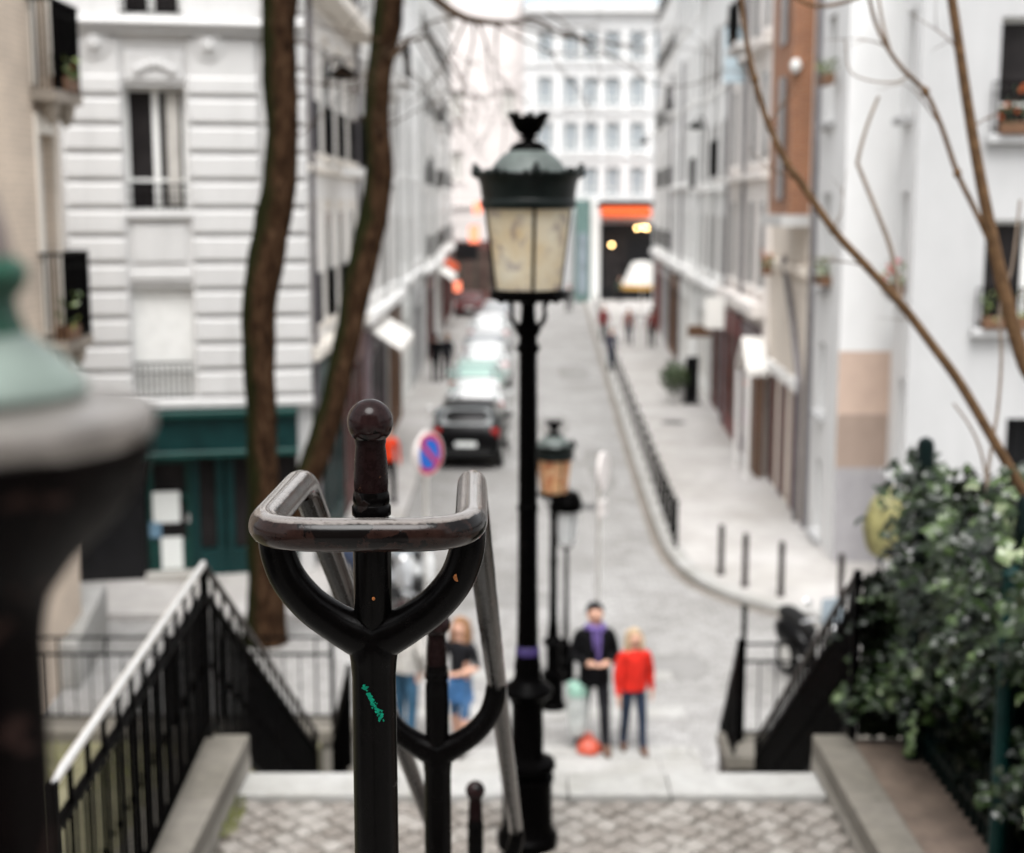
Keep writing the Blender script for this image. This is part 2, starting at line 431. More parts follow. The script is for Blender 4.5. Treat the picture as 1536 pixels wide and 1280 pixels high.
    def build(s, name, mat, parent=None, loc=None, bevel=0, sharp=35, hidden=None):
        me = bpy.data.meshes.new(name)
        me.from_pydata(s.v, [], s.f)
        mats = mat if isinstance(mat, (list, tuple)) else [mat]
        for q in mats: me.materials.append(M[q] if isinstance(q, str) else q)
        me.polygons.foreach_set('material_index', s.m)
        me.polygons.foreach_set('use_smooth', s.sm)
        bm = bmesh.new(); bm.from_mesh(me)
        bmesh.ops.remove_doubles(bm, verts=bm.verts, dist=1e-5)
        bmesh.ops.recalc_face_normals(bm, faces=bm.faces)
        if bevel:
            es = [e for e in bm.edges if len(e.link_faces) == 2 and e.calc_face_angle(0) > 0.7]
            bmesh.ops.bevel(bm, geom=es, offset=bevel, segments=2, affect='EDGES', profile=0.6)
        bm.to_mesh(me); bm.free()
        if any(s.sm): me.set_sharp_from_angle(angle=R(sharp))
        o = bpy.data.objects.new(name, me); COL.objects.link(o)
        if parent: o.parent = parent
        if loc is not None: o.location = loc
        return o
def tag(o, label, cat, group=None):
    o['label'] = label; o['category'] = cat
    if group: o['group'] = group
    return o
def thing(name, label, cat, loc=(0, 0, 0), rot=0, group=None):
    o = bpy.data.objects.new(name, None); COL.objects.link(o)
    o.location = loc; o.rotation_euler = (0, 0, rot); o.empty_display_size = 0.2
    return tag(o, label, cat, group)
def struct(o): o['kind'] = 'structure'; return o
def inst(o, name, parent, loc, rot=(0, 0, 0)):
    c = o.copy(); COL.objects.link(c); c.parent = parent; c.location = loc; c.rotation_euler = rot
    return c
def copy_tree(o, parent=None):
    c = o.copy(); COL.objects.link(c); c.parent = parent
    for ch in list(o.children): copy_tree(ch, c)
    return c
def arc(c, r, a0, a1, n, plane='xz'):
    out = []
    for i in range(n + 1):
        a = a0 + (a1 - a0) * i / n
        out.append(Vector(c) + (Vector((r * math.cos(a), 0, r * math.sin(a))) if plane == 'xz' else Vector((r * math.cos(a), r * math.sin(a), 0))))
    return out
def smooth(pts, n=6):
    """Catmull-Rom through points"""
    P = [Vector(p) for p in pts]; out = []
    for i in range(len(P) - 1):
        p0 = P[max(i - 1, 0)]; p1 = P[i]; p2 = P[i + 1]; p3 = P[min(i + 2, len(P) - 1)]
        for k in range(n):
            t = k / n
            out.append(0.5 * ((2 * p1) + (p2 - p0) * t + (2 * p0 - 5 * p1 + 4 * p2 - p3) * t * t + (3 * p1 - p0 - 3 * p2 + p3) * t ** 3))
    out.append(P[-1]); return out
def interp(vals, n):
    out = []
    for i in range(len(vals) - 1):
        for k in range(n): out.append(vals[i] + (vals[i + 1] - vals[i]) * k / n)
    out.append(vals[-1]); return out

# ------------------------------------------------------------------ world and sun
w = bpy.data.worlds.new('World'); scn.world = w; w.use_nodes = True
nt = w.node_tree
sky = nt.nodes.new('ShaderNodeTexSky'); sky.sky_type = 'NISHITA'; sky.sun_disc = False
SUN_EL, SUN_AZ = R(66), R(182)
sky.sun_elevation = SUN_EL; sky.sun_rotation = SUN_AZ; sky.dust_density = 4; sky.air_density = 1.2
hs = nt.nodes.new('ShaderNodeHueSaturation'); hs.inputs['Saturation'].default_value = 0.12
nt.links.new(sky.outputs[0], hs.inputs['Color'])
bg = nt.nodes['Background']; nt.links.new(hs.outputs[0], bg.inputs['Color']); bg.inputs['Strength'].default_value = 0.13
sl = bpy.data.lights.new('sun', 'SUN'); sl.energy = 1.5; sl.angle = R(35); sl.color = (1, 0.99, 0.98)
so = bpy.data.objects.new('sun', sl); COL.objects.link(so)
d = Vector((math.sin(SUN_AZ) * math.cos(SUN_EL), math.cos(SUN_AZ) * math.cos(SUN_EL), math.sin(SUN_EL)))
so.rotation_euler = d.to_track_quat('Z', 'Y').to_euler()
scn.view_settings.view_transform = 'Standard'; scn.view_settings.look = 'None'
scn.view_settings.gamma = 1; scn.view_settings.exposure = 1.33
scn.cycles.max_bounces = 8
scn.cycles.use_denoising = True

# ------------------------------------------------------------------ setting: ground, street, pavements, stairs, landing
ZL = 2.87                                   # height of the landing
Y0, Y1 = 5.25, 8.45                         # landing, near and far edge
HW = 1.88                                   # half width of the stair
XL, XR = -1.66, 1.90                        # edges of the landing
g = MB(); g.quad((-300, 12, 0), (300, 12, 0), (300, 500, 0), (-300, 500, 0))
g.quad((-300, -60, -0.01), (300, -60, -0.01), (300, 12, -0.01), (-300, 12, -0.01))
struct(g.build('street', 'street_setts'))
KERB = [at(a, b, z=0.06) for a, b in ((872, 425), (882, 462), (900, 525), (920, 590), (950, 690), (985, 795), (1003, 832), (1030, 862), (1075, 888), (1150, 912), (1230, 925), (1320, 934))]
KERB = [Vector((p.x, p.y, 0)) for p in smooth(KERB, 5)]
def offs(line, dd):
    out = []
    for i, p in enumerate(line):
        t = (line[min(i + 1, len(line) - 1)] - line[max(i - 1, 0)]).normalized()
        out.append(p + Vector((-t.y, t.x, 0)) * dd)
    return out
inner = offs(KERB, 0.28)
if inner[3].x < KERB[3].x: inner = offs(KERB, -0.28)
pv = MB(); poly = inner + [Vector((30, inner[-1].y, 0)), Vector((30, inner[0].y, 0))]
pv.add([(p.x, p.y, 0.125) for p in poly], [tuple(range(len(poly)))])
struct(pv.build('pavement', 'asphalt_pale'))
kb = MB(); n = len(KERB)
v = []
for p, q in zip(KERB, inner): v += [(p.x, p.y, -0.02), (p.x, p.y, 0.115), (p.x + (q.x - p.x) * .08, p.y + (q.y - p.y) * .08, 0.13), (q.x, q.y, 0.13), (q.x, q.y, 0.0)]
f = []
for i in range(n - 1):
    for j in range(4): f.append((i * 5 + j, (i + 1) * 5 + j, (i + 1) * 5 + j + 1, i * 5 + j + 1))
kb.add(v, f); struct(kb.build('kerb', 'granite_pale'))
gt = MB(); go = offs(KERB, 0.16 if (offs(KERB, 0.16)[3].x < KERB[3].x) else -0.16)
v = []; f = []
for p, q in zip(KERB, go): v += [(p.x, p.y, 0.006), (q.x, q.y, 0.006)]
for i in range(n - 1): f.append((2 * i, 2 * i + 1, 2 * i + 3, 2 * i + 2))
gt.add(v, f); struct(gt.build('gutter', stone('gutter_shade_stone', (0.17, 0.15, 0.13), 0.3, 6)))  # gutter strip, darkened with the shadow line along the kerb
lp = MB(); lp.box(-4.5, -2.2, 26, 92, -0.02, 0.12); lp.box(-12, -3.0, 21.4, 26, -0.02, 0.115)
struct(lp.build('pavement', 'asphalt_pale', bevel=0.02))
# lower bands of stone at the foot of the stair
ap = MB()
for k, (ya, yb, zz) in enumerate(((15.05, 15.85, 0.012), (15.86, 16.15, 0.02), (17.15, 17.55, 0.012), (18.6, 18.95, 0.012))):
    x = -1.9
    while x < 2.15:
        L = random.uniform(0.9, 1.5); x2 = min(x + L, 2.2)
        ap.box(x + .006, x2 - .006, ya, yb, -0.02, zz + random.uniform(0, .004)); x = x2
struct(ap.build('threshold_stones', 'granite_pale', bevel=0.01))
# stairs, upper flight (under and before the camera) and lower flight
st = MB()
top_z = 4.92; nst = 12; run = (Y0 - 2.25) / nst
st.box(XL, XR, -3, 2.25, top_z - 0.3, top_z)
for i in range(nst - 1):
    z = top_z - (i + 1) * (top_z - ZL) / nst
    st.box(XL, XR, 2.25 + i * run, 2.25 + (i + 1) * run + 0.02, z - 0.35, z - 0.001 * i)
ns2 = 17; run2 = 5.1 / ns2
for i in range(ns2 - 1):
    z = ZL - (i + 1) * ZL / ns2
    st.box(-1.95, HW + .03, Y1 + i * run2, Y1 + (i + 1) * run2 + 0.02, z - 0.35, z)
struct(st.build('stairs', 'granite', bevel=0.012))
la = MB(); la.box(XL, XR, Y0, Y1 - 0.32, ZL - 0.4, ZL - 0.035)
struct(la.build('landing', 'mortar_dirt'))
se = MB(); P_ = 0.128
for i in range(-30, 31):
    for j in range(-30, 31):
        cx = (i + j) * P_ / math.sqrt(2) * 1.02; cy = (i - j) * P_ / math.sqrt(2) + (Y0 + Y1) / 2
        if not (XL + .02 < cx < XR - .02) or not (Y0 + .02 < cy < Y1 - .36): continue
        a = PI / 4 + random.uniform(-.14, .14); s_ = P_ / 2 * random.uniform(.84, .97)
        cx += random.uniform(-.008, .008); cy += random.uniform(-.008, .008); zt = ZL + random.uniform(-.006, .004)
        ring = []
        for lev, (fr, z) in enumerate(((1.0, ZL - .05), (1.0, zt - .010), (.94, zt - .003), (.76, zt))):
            for q in range(8):
                aa = a + q * PI / 4
                rr = s_ * (1.32 if q % 2 else 1.0) * (1 if q % 2 else 1.0) * fr
                ring.append((cx + rr * math.cos(aa) * 1, cy + rr * math.sin(aa), z + random.uniform(-.0015, .0015)))
        f = [(l * 8 + q, l * 8 + (q + 1) % 8, (l + 1) * 8 + (q + 1) % 8, (l + 1) * 8 + q) for l in range(3) for q in range(8)] + [tuple(range(24, 32))]
        se.add(ring, f, True)
def settmat():
    m, nt, b = new_mat('setts')
    g = nt.nodes.new('ShaderNodeNewGeometry'); v = objcoord(nt)
    r = ramp(nt, g.outputs['Random Per Island'], [(0, (0.150, 0.132, 0.114)), (0.5, (0.195, 0.177, 0.158)), (1, (0.245, 0.228, 0.207))])
    f = noise(nt, v, 12, 7, .6); r2 = ramp(nt, f, [(0.3, (0.72, 0.71, 0.69)), (0.7, (1.08, 1.08, 1.08))])
    nt.links.new(mixc(nt, 1, r.outputs['Color'], r2.outputs['Color'], 'MULTIPLY'), b.inputs['Base Color'])
    b.inputs['Roughness'].default_value = .6; bump(nt, b, f, .4, .008); MATS['setts'] = m
settmat()
struct(se.build('landing_setts', 'setts', sharp=80))
no = MB(); x = XL
for L in (0.95, 1.05, 0.62, 1.2, 0.9):
    x2 = min(x + L, XR); no.box(x + .003, x2 - .003, Y1 - 0.31, Y1 + .03, ZL - .16, ZL + 0.012); x = x2
struct(no.build('landing_nosing', 'granite_pale', bevel=0.012))
# flank walls that carry the side railings, garden terraces beyond them
def stone_wall(name, label, x0, x1, y0, y1, z0, z1, ct, over=0.0):
    t = thing(name, label, 'wall', ((x0 + x1) / 2, (y0 + y1) / 2, z0))
    c = Vector(t.location)
    b_ = MB().box(x0 - c.x, x1 - c.x, y0 - c.y, y1 - c.y, 0, z1 - z0 - ct); b_.build('wall_body', 'wall_stone', t)
    k = MB(); y = y0
    while y < y1 - .05:
        L = min(random.uniform(0.9, 1.3), y1 - y)
        if y1 - y - L < .3: L = y1 - y
        k.box(x0 - over - c.x, x1 + over - c.x, y - c.y + .003, y + L - c.y - .003, z1 - z0 - ct + .001, z1 - z0); y += L
    k.build('coping', 'coping_stone', t, bevel=0.012)
    return t
stone_wall('flank_wall', 'low stone wall with worn pale coping under the railing with the bright steel handrail', -2.06, XL - .005, 4.2, 8.62, 0.0, 3.08, 0.14)
stone_wall('flank_wall', 'low stone wall with pale coping beside the earthy brown path below the ivy', XR + .005, 2.14, 4.2, 8.62, 0.0, 3.08, 0.14)
gd = MB(); gd.box(-14, -2.07, 8.2, 14.75, 0, 0.62); struct(gd.build('garden_bed', 'soil'))
gd = MB(); gd.box(2.15, 14, 8.63, 13.9, 0, 0.3); struct(gd.build('garden_bed', 'soil'))
gd = MB(); gd.box(2.145, 2.62, 4.0, 8.62, 0.0, 3.045); gd.box(2.62, 9, 3.0, 8.62, 0.0, 3.0); struct(gd.build('garden_path', stone('path_stone', (0.150, 0.112, 0.088), .35, 5) and 'path_stone'))
gd = MB(); gd.box(-9, -2.07, 3, 8.19, 0, 2.9); struct(gd.build('garden_bed', 'soil'))
gs = MB()
for i in range(2200):
    x = random.uniform(-7.5, -2.4); y = random.uniform(11.5, 14.7); a = random.uniform(0, 6.3); h = random.uniform(.03, .1)
    if random.random() < 0.35: continue
    dx, dy = math.cos(a) * .012, math.sin(a) * .012
    gs.add([(x - dx, y - dy, .615), (x + dx, y + dy, .615), (x + random.uniform(-.04, .04), y + random.uniform(-.04, .04), .62 + h)], [(0, 1, 2)])
for i in range(70):
    y = random.uniform(7.6, 8.1); x = XL + random.uniform(0.0, .09); h = random.uniform(.02, .05)
    gs.add([(x - .008, y, ZL - .01), (x + .008, y + .006, ZL - .01), (x + random.uniform(-.02, .02), y, ZL + h)], [(0, 1, 2)])
o = gs.build('grass', simple('grass_blade', (0.16, 0.17, 0.06), .7, 0, .4, 3)); o['kind'] = 'stuff'; tag(o, 'sparse yellowish grass in the terrace bed and along the landing edge', 'grass')

# ------------------------------------------------------------------ the sharp central handrail
pX = [-0.215, -0.190, -0.132]; pY = [2.13, 3.45, 4.85]
bz = [zat(633, 2.13), zat(935, 3.45), zat(1186, 4.85)]     # ball centres
CHR = thing('central_handrail', 'dark chipped twin-tube handrail on forked ball-topped posts running down the stair', 'handrail', (pX[0], pY[0], 4.92))
org = Vector(CHR.location)
RZ = -0.150                                                # tubes below the ball centre
hw = 0.150
def rel(p): return Vector(p) - org
zr = [b + RZ for b in bz]
zr[0] = HC - 0.470
yb = 2.40                                                  # where the level part ends
def side(s):
    return [Vector((pX[0] + s * (hw - .004), yb - .03, zr[0])), Vector((pX[0] + s * (hw - .004), yb + .002, zr[0] - .002)), Vector((pX[0] + s * (hw - .004), yb + .026, zr[0] - .018)),
            Vector((pX[1] + s * hw, pY[1] - .08, zr[1] + .06)), Vector((pX[1] + s * hw, pY[1] + .08, zr[1] - .065)),
            Vector((pX[2] + s * hw, pY[2] - .06, zr[2] + .04)), Vector((pX[2] + s * hw, pY[2] + .12, zr[2] - .10))]
fy = 2.00
cr = 0.095
X0 = pX[0]
def fillet(pts, rr, n=9):
    out = [pts[0]]
    for i in range(1, len(pts) - 1):
        a, p, b = pts[i - 1], pts[i], pts[i + 1]
        t = min(rr[i], (a - p).length * .45, (b - p).length * .45)
        q0 = p + (a - p).normalized() * t; q2 = p + (b - p).normalized() * t
        for k in range(n + 1):
            u = k / n; out.append(q0 * (1 - u) ** 2 + p * 2 * u * (1 - u) + q2 * u * u)
    out.append(pts[-1]); return out
def side(s):
    return [Vector((pX[0] + s * (hw - .004), yb + .012, zr[0])), Vector((pX[1] + s * hw, pY[1], zr[1])), Vector((pX[2] + s * hw, pY[2] + .12, zr[2] - .085))]
corner = [Vector((X0 - hw - .006, fy, zr[0])), Vector((X0 + hw + .006, fy, zr[0]))]
raw = side(-1)[::-1] + corner + side(1)
path = fillet(raw, [0, .2, .055, cr, cr, .055, .2, 0])
dense = []
for i in range(len(path) - 1):
    k = max(1, int((path[i + 1] - path[i]).length / .03))
    for j in range(k): dense.append(path[i] + (path[i + 1] - path[i]) * j / k)
dense.append(path[-1])
dense = [rel(p) + Vector((mnoise.noise(p * 14), 0, mnoise.noise(p * 14 + Vector((5, 5, 5))))) * .0007 for p in dense]
tb = MB()
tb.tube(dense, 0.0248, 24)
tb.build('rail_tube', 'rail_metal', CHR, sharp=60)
# seam strip beneath the tubes (flat bar the tube is riveted to)
for s in (-1, 1):
    sb = MB(); q = [rel(p) + Vector((0, 0, -.026)) for p in side(s)]
    sb.tube(fillet(q, [0, .2, 0]), .0135, 10); sb.build('rail_seam', 'post_enamel', CHR)
def yoke_post(i, gnd):
    c = rel((pX[i], pY[i], bz[i])); k = 1.0
    g0 = gnd - (bz[i])
    po = MB()
    # post below fork
    po.lathe([(.040, g0), (.043, g0 + .06), (.036, g0 + .09), (.0345, -.47), (.034, -.40), (.036, -.375), (.039, -.355), (.034, -.335)], c, 28)
    # baluster above the fork
    po.lathe([(.010, -.35), (.024, -.326), (.0293, -.302), (.0295, -.20), (.0290, -.158), (.0262, -.151), (.0262, -.146), (.0300, -.143), (.0300, -.131), (.0272, -.126), (.0285, -.120), (.0275, -.112), (.0258, -.106)], c, 28)
    o = po.build('post', 'post_enamel', CHR)
    nk = MB().lathe([(.0256, -.108), (.0262, -.095), (.0262, -.080), (.0252, -.06), (.0238, -.045), (.0228, -.036), (.0240, -.030), (.0240, -.026)], c, 28)
    nk.build('neck', 'neck_enamel', o)
    b = MB().ball(c, .0352, 40); b.build('ball_finial', 'ball_enamel', o)
    yk = MB()
    for s in (-1, 1):
        pts = [c + Vector(p) for p in ((0, 0, -.345), (s * .026, 0, -.332), (s * .058, 0, -.314), (s * .097, 0, -.285), (s * .129, 0, -.245), (s * .1445, 0, -.204), (s * .149, 0, -.172), (s * .150, 0, -.150))]
        rr = [.035, .034, .0305, .0288, .0280, .0275, .0265, .022]
        yk.tube(smooth(pts, 5), interp(rr, 5), 18)
    yk.build('fork', 'post_enamel', CHR)
    return o, c
p0, c0 = yoke_post(0, 4.92)
yoke_post(1, 6.4 - 1.04 - 1.02 - .35)
yoke_post(2, ZL + .25)
# bolt on the fork and chips
bo = MB(); bo.disc(c0 + Vector((.131, -.0245, -.236)), (.45, -1, .1), .006, .006, 14); bo.build('bolt', simple('rust', (0.28, .10, .03), .6, .2, .4, 80), CHR)
bo = MB(); bo.disc(c0 + Vector((.004, -.0297, -.268)), (.1, -1, 0), .0025, .003, 10); bo.build('bolt', 'rust', CHR)
bo = MB(); bo.disc(c0 + Vector((.172, -.012, -.156)), (1, -.4, 0), .006, .006, 10); bo.build('bolt', 'steel', CHR)
# splash of green paint on the post shaft
ps = MB(); random.seed(3)
for i in range(75):
    t = random.random(); u = -.011 + .026 * t + random.gauss(0, .0020); zz = -.405 - .054 * t + random.gauss(0, .003)
    ang = u / .0345; r_ = .0348 + random.uniform(0, .0003); s_ = random.uniform(.0010, .0032)
    pts = []
    for q in range(6):
        a2 = q * PI / 3 + random.uniform(-.3, .3); ss = s_ * random.uniform(.5, 1.3)
        an = ang + ss * math.cos(a2) / .0345
        pts.append(c0 + Vector((r_ * math.sin(an), -r_ * math.cos(an), zz + ss * math.sin(a2))))
    ps.add(pts, [tuple(range(6))])
ps.build('paint_splash', 'paint_splash', p0)
random.seed(11)

# ------------------------------------------------------------------ blurred iron post close to the camera
yy = 0.68
ax = at(-62, 600, Y=yy)
NP = thing('iron_post', 'dark cast-iron post with pale collar and green paint, blurred and close to the camera', 'post', (ax.x, yy, 4.92))
def pr(px, py): return ((px + 62) * 0.695 / FPX, zat(py, yy) - 4.92)
nb = MB(); nb.lathe([(.10, 0), (.10, .05), (.05, .1)] + [(.0335, .3), pr(42, 1280), pr(42, 960), pr(52, 905), pr(90, 850), pr(150, 790), pr(188, 730), pr(206, 690), pr(212, 660)], (0, 0, 0), 64, flute=(7, .035), twist=60)
nb.build('shaft', 'near_iron', NP)
nb = MB().lathe([pr(212, 661), pr(219, 650), pr(221, 634), pr(219, 620), pr(212, 612), pr(140, 604), pr(118, 598)], n=48); nb.build('collar', 'ring_metal', NP)
nb = MB().lathe([pr(118, 599), pr(124, 585), pr(118, 570), pr(95, 545), pr(65, 520), pr(40, 500)], n=48); nb.build('collar_cone', 'patina', NP)
nb = MB().lathe([pr(41, 501), pr(30, 475), pr(26, 450), pr(40, 430), pr(47, 410), pr(40, 395), pr(24, 384)], n=48); nb.build('finial_stem', 'green_paint', NP)
nb = MB().lathe([pr(25, 385), pr(22, 355), pr(14, 320), pr(4, 290), pr(-20, 262), pr(-62.0, 248)], n=48); nb.build('finial_tip', simple('brown_grey', (.16, .13, .12), .5) and 'brown_grey', NP)

# ------------------------------------------------------------------ lamp posts
def lamp(name, label, loc, rot=0, pane='pane_cream', lz=3.05, tape=True, group=None):
    t = thing(name, label, 'street lamp', loc, rot, group)
    ped = MB()
    ped.lathe([(.17, 0), (.17, .06), (.150, .08), (.140, .12), (.138, .36), (.148, .38), (.148, .40), (.118, .415), (.118, .425), (.128, .435), (.155, .45), (.158, .47), (.150, .49), (.10, .51), (.088, .53), (.090, .62), (.086, .80), (.096, .83), (.100, .85), (.125, .865), (.140, .885), (.140, .905), (.124, .92), (.095, .94), (.078, .96), (.072, 1.0), (.076, 1.03), (.070, 1.06), (.066, 1.10), (.060, 1.14), (.058, 1.16)], n=32)
    ped.build('pedestal', 'lamp_iron', t)
    if tape:
        MB().lathe([(.0600, 1.10 - .005), (.0675, 1.10), (.0640, 1.145), (.0600, 1.15)], n=32).build('tape_band', 'purple_tape', t)
    pole = MB()
    pole.lathe([(.057, 1.16), (.052, 1.5), (.048, lz - .55), (.046, lz - .30), (.060, lz - .285), (.062, lz - .26), (.048, lz - .245), (.046, lz - .21), (.058, lz - .20), (.066, lz - .17), (.060, lz - .15), (.040, lz - .13), (.034, lz - .05), (.045, lz - .03)], n=32, flute=(10, .035))
    pole.lathe([(.053, 1.9), (.058, 1.905), (.058, 1.93), (.052, 1.935)], n=32)
    pole.build('pole', 'lamp_iron', t)
    br = MB()
    for k in range(4):
        a = PI / 4 + k * PI / 2
        pts = [Vector((math.cos(a) * r, math.sin(a) * r, z)) for r, z in ((.045, lz - .17), (.09, lz - .15), (.125, lz - .10), (.12, lz - .05), (.15, lz - .015), (.185, lz + .01))]
        br.tube(smooth(pts, 4), .010, 8)
        br.ball((math.cos(a) * .198, math.sin(a) * .198, lz - .005), .022, 10)
    br.lathe([(.17, lz - .02), (.20, lz - .012), (.205, lz + .01), (.198, lz + .035), (.185, lz + .04)], n=32)
    br.build('cradle', 'lamp_iron', t)
    gl = MB()
    a0 = -PI / 2 + .13
    for k in range(4):
        pass
    prof = [(.168, lz + .04), (.195, lz + .26), (.221, lz + .465)]
    v = []; f = []; n_ = 32
    for r, z in prof:
        for j in range(n_): v.append((r * math.cos(2 * PI * j / n_), r * math.sin(2 * PI * j / n_), z))
    for i in range(2):
        for j in range(n_): f.append((i * n_ + j, i * n_ + (j + 1) % n_, (i + 1) * n_ + (j + 1) % n_, (i + 1) * n_ + j))
    gl.add(v, f, True)
    gl.build('pane', pane, t)
    for k in range(4):
        fr = MB(); a = a0 + k * PI / 2
        fr.tube([(math.cos(a) * r, math.sin(a) * r, z) for r, z in ((.172, lz + .03), (.199, lz + .26), (.225, lz + .47))], .0085, 8)
        fr.build('glazing_bar', 'lamp_iron', t)
    bd = MB()
    bd.lathe([(.225, lz + .455), (.245, lz + .462), (.250, lz + .475), (.250, lz + .495), (.242, lz + .51), (.246, lz + .53), (.252, lz + .58), (.264, lz + .61), (.278, lz + .635), (.272, lz + .645), (.245, lz + .62), (.22, lz + .58)], n=48)
    for k in range(8):
        a = a0 + PI / 8 * 0 + k * PI / 4
        cx, cy = math.cos(a), math.sin(a)
        bd.ball((cx * .270, cy * .270, lz + .646), .030 if k % 2 == 0 else .022, 10, (1, 1, 1.1))
        k % 2 == 0 and bd.ball((cx * .280, cy * .280, lz + .680), .014, 8)
        for dd in (-.19, .19):
            bd.ball((math.cos(a + dd) * .270, math.sin(a + dd) * .270, lz + .642), .016, 8)
    bd.build('canopy_band', 'hood_green', t)
    dm = MB().lathe([(.245, lz + .58), (.235, lz + .605), (.215, lz + .635), (.180, lz + .685), (.140, lz + .73), (.100, lz + .755)], n=40)
    dm.build('dome', 'dome_zinc', t)
    fi = MB().lathe([(.102, lz + .753), (.095, lz + .775), (.065, lz + .798), (.03, lz + .806), (.026, lz + .822), (.034, lz + .832), (.058, lz + .846), (.078, lz + .87), (.090, lz + .90), (.100, lz + .925), (.080, lz + .91)], n=24)
    for k in range(8):
        a = a0 + k * PI / 4
        fi.ball((math.cos(a) * .096, math.sin(a) * .096, lz + .935), .014, 8, (1, 1, 1.3))
        fi.ball((math.cos(a) * .042, math.sin(a) * .042, lz + .822), .010, 8)
    fi.build('crown', 'lamp_iron', t)
    return t
l1 = at(787, 1150, Y=7.5)
lamp('street_lamp', 'tall cast-iron lamp with cream graffitied panes and grey dome standing on the landing', (l1.x + .015, 7.5, ZL), 0)
l2 = at(830, 900, Y=17.5)
lamp('street_lamp', 'iron lamp with orange-stained panes at the foot of the stair', (l2.x, 17.5, 0), .35, 'pane_orange', lz=2.80, tape=False)
def small_lamp():
    Y = 18.6; c = at(849, 900, Y=Y)
    t = thing('street_lamp', 'short thin lamp with a flat black cap and clear glass beside the orange-stained lamp', 'street lamp', (c.x, Y, 0))
    zt = zat(738, Y); zc = zat(765, Y); zb = zat(812, Y)
    MB().lathe([(.12, 0), (.12, .3), (.09, .34), (.10, .42), (.06, .5), (.04, .6), (.032, 1.2), (.028, zb - .15), (.045, zb - .12), (.03, zb - .08)], n=20).build('pole', 'lamp_iron', t)
    a = MB()
    for k in range(4):
        an = k * PI / 2 + .5
        a.tube([(math.cos(an) * r, math.sin(an) * r, z) for r, z in ((.03, zb - .12), (.10, zb - .06), (.13, zb))], .008, 6)
        a.tube([(math.cos(an) * r, math.sin(an) * r, z) for r, z in ((.13, zb), (.175, zc))], .007, 6)
    a.build('cradle', 'lamp_iron', t)
    MB().lathe([(.125, zb), (.17, zc)], n=20).build('pane', 'pane_clear', t)
    MB().lathe([(.16, zc - .02), (.205, zc), (.215, zc + .12), (.20, zc + .14), (.16, zt - .01), (.06, zt + .02), (.02, zt + .05)], n=24).build('cap', 'lamp_iron', t)
small_lamp()

# ------------------------------------------------------------------ side railings
def railing(name, label, pts, h, top_r=.021, steel=False, gap=.115, mid=True, posts=None, base=None):
    """railing along foot points; top and second rail, bottom rail, bars, posts; pts carry the foot height"""
    o0 = Vector(pts[0]); t = thing(name, label, 'railing', o0)
    P = [Vector(p) - o0 for p in pts]
    up = Vector((0, 0, 1))
    tr = MB(); seg = 0
    for i in range(len(P) - 1):
        a, b = P[i], P[i + 1]
        m_ = 'steel' if (steel and i == 0) else ('bollard_iron' if abs(a.z - b.z) > .3 else 'iron_side')
        MB().tube([a + up * h, b + up * h], top_r, 12).build('top_rail', m_, t)
        r2 = MB(); r2.bar(a + up * (h - .19), b + up * (h - .19), .045, .022)
        r2.bar(a + up * .09, b + up * .09, .04, .022)
        r2.build('cross_rail', 'iron_side', t)
        L = (b - a).length; k = int(Vector((b.x - a.x, b.y - a.y, 0)).length / gap)
        bb = MB()
        for j in range(1, k):
            q = a + (b - a) * (j / k)
            if j % 3 == 0: bb.bar(q + up * .09, q + up * (h - .02), .020)
            else:
                bb.bar(q + up * .09, q + up * (h - .19), .014)
                bb.lathe([(.007, h * .45 - .03), (.013, h * .45), (.007, h * .45 + .03)], q, 6)
        bb.build('bars', 'iron_side', t)
    for i, p in enumerate(P):
        MB().bar(p - up * .02, p + up * (h + .015), .045).build('post', 'iron_side', t)
    return t
nearL = at(75, 1180, z=4.20); corL = at(305, 846, z=4.20)
sl_ = .61
railing('stair_railing', 'black barred railing with a bright worn steel handrail along the landing', [(nearL.x, nearL.y, 3.08), (corL.x, corL.y, 3.08), (corL.x - .02, 13.35, 3.08 - (13.35 - corL.y) * sl_)], 1.12, steel=True, gap=.09)
railing('stair_railing', 'black barred stair railing sloping down beside the ivy', [(2.14, 8.55, 3.08), (2.46, 13.6, 3.08 - 5.05 * .60)], 1.13 - .06, gap=.075)
fl = at(20, 1088, Y=15.0); fr_ = at(500, 1090, Y=15.0)
railing('terrace_railing', 'thin barred railing on the terrace plinth in front of the green shop', [(fl.x - 1.5, 15.0, .74), (fl.x, 15.0, .74), ((fl.x + fr_.x) / 2, 15.0, .74), (fr_.x, 15.0, .74)], .985, .016, gap=.17)
fl = at(1112, 1116, Y=14.4); fr_ = at(1330, 1120, Y=14.4)
railing('terrace_railing', 'thin barred railing on the plinth in front of the parked black scooter', [(fl.x, 14.4, .78), (fr_.x, 14.4, .78)], 1.06, .016, gap=.17)
def panel_rail(label, top0, top1, h, thick=.05):
    a = Vector(top0); b = Vector(top1); t = thing('stair_railing', label, 'railing', (a.x, a.y, a.z - h))
    up = Vector((0, 0, 1)); o = Vector(t.location); a = a - o; b = b - o
    MB().tube([a, b], .022, 10).build('top_rail', 'bollard_iron', t)
    bb = MB(); bb.bar(a - up * .14, b - up * .14, .03, .03); bb.bar(a - up * (h - .1), b - up * (h - .1), .03, .03)
    k = 14
    for j in range(k + 1):
        q = a + (b - a) * (j / k); bb.bar(q, q - up * (h - .08), .024)
    bb.build('bars', 'iron_side', t)
    MB().bar(a + up * .02, a - up * h, .05).build('post', 'iron_side', t); MB().bar(b + up * .02, b - up * h, .05).build('post', 'iron_side', t)
panel_rail('short black railing at the stair foot beside the small stone plinth', at(1110, 962, Y=13.7), at(1083, 1085, Y=15.0), 1.06)
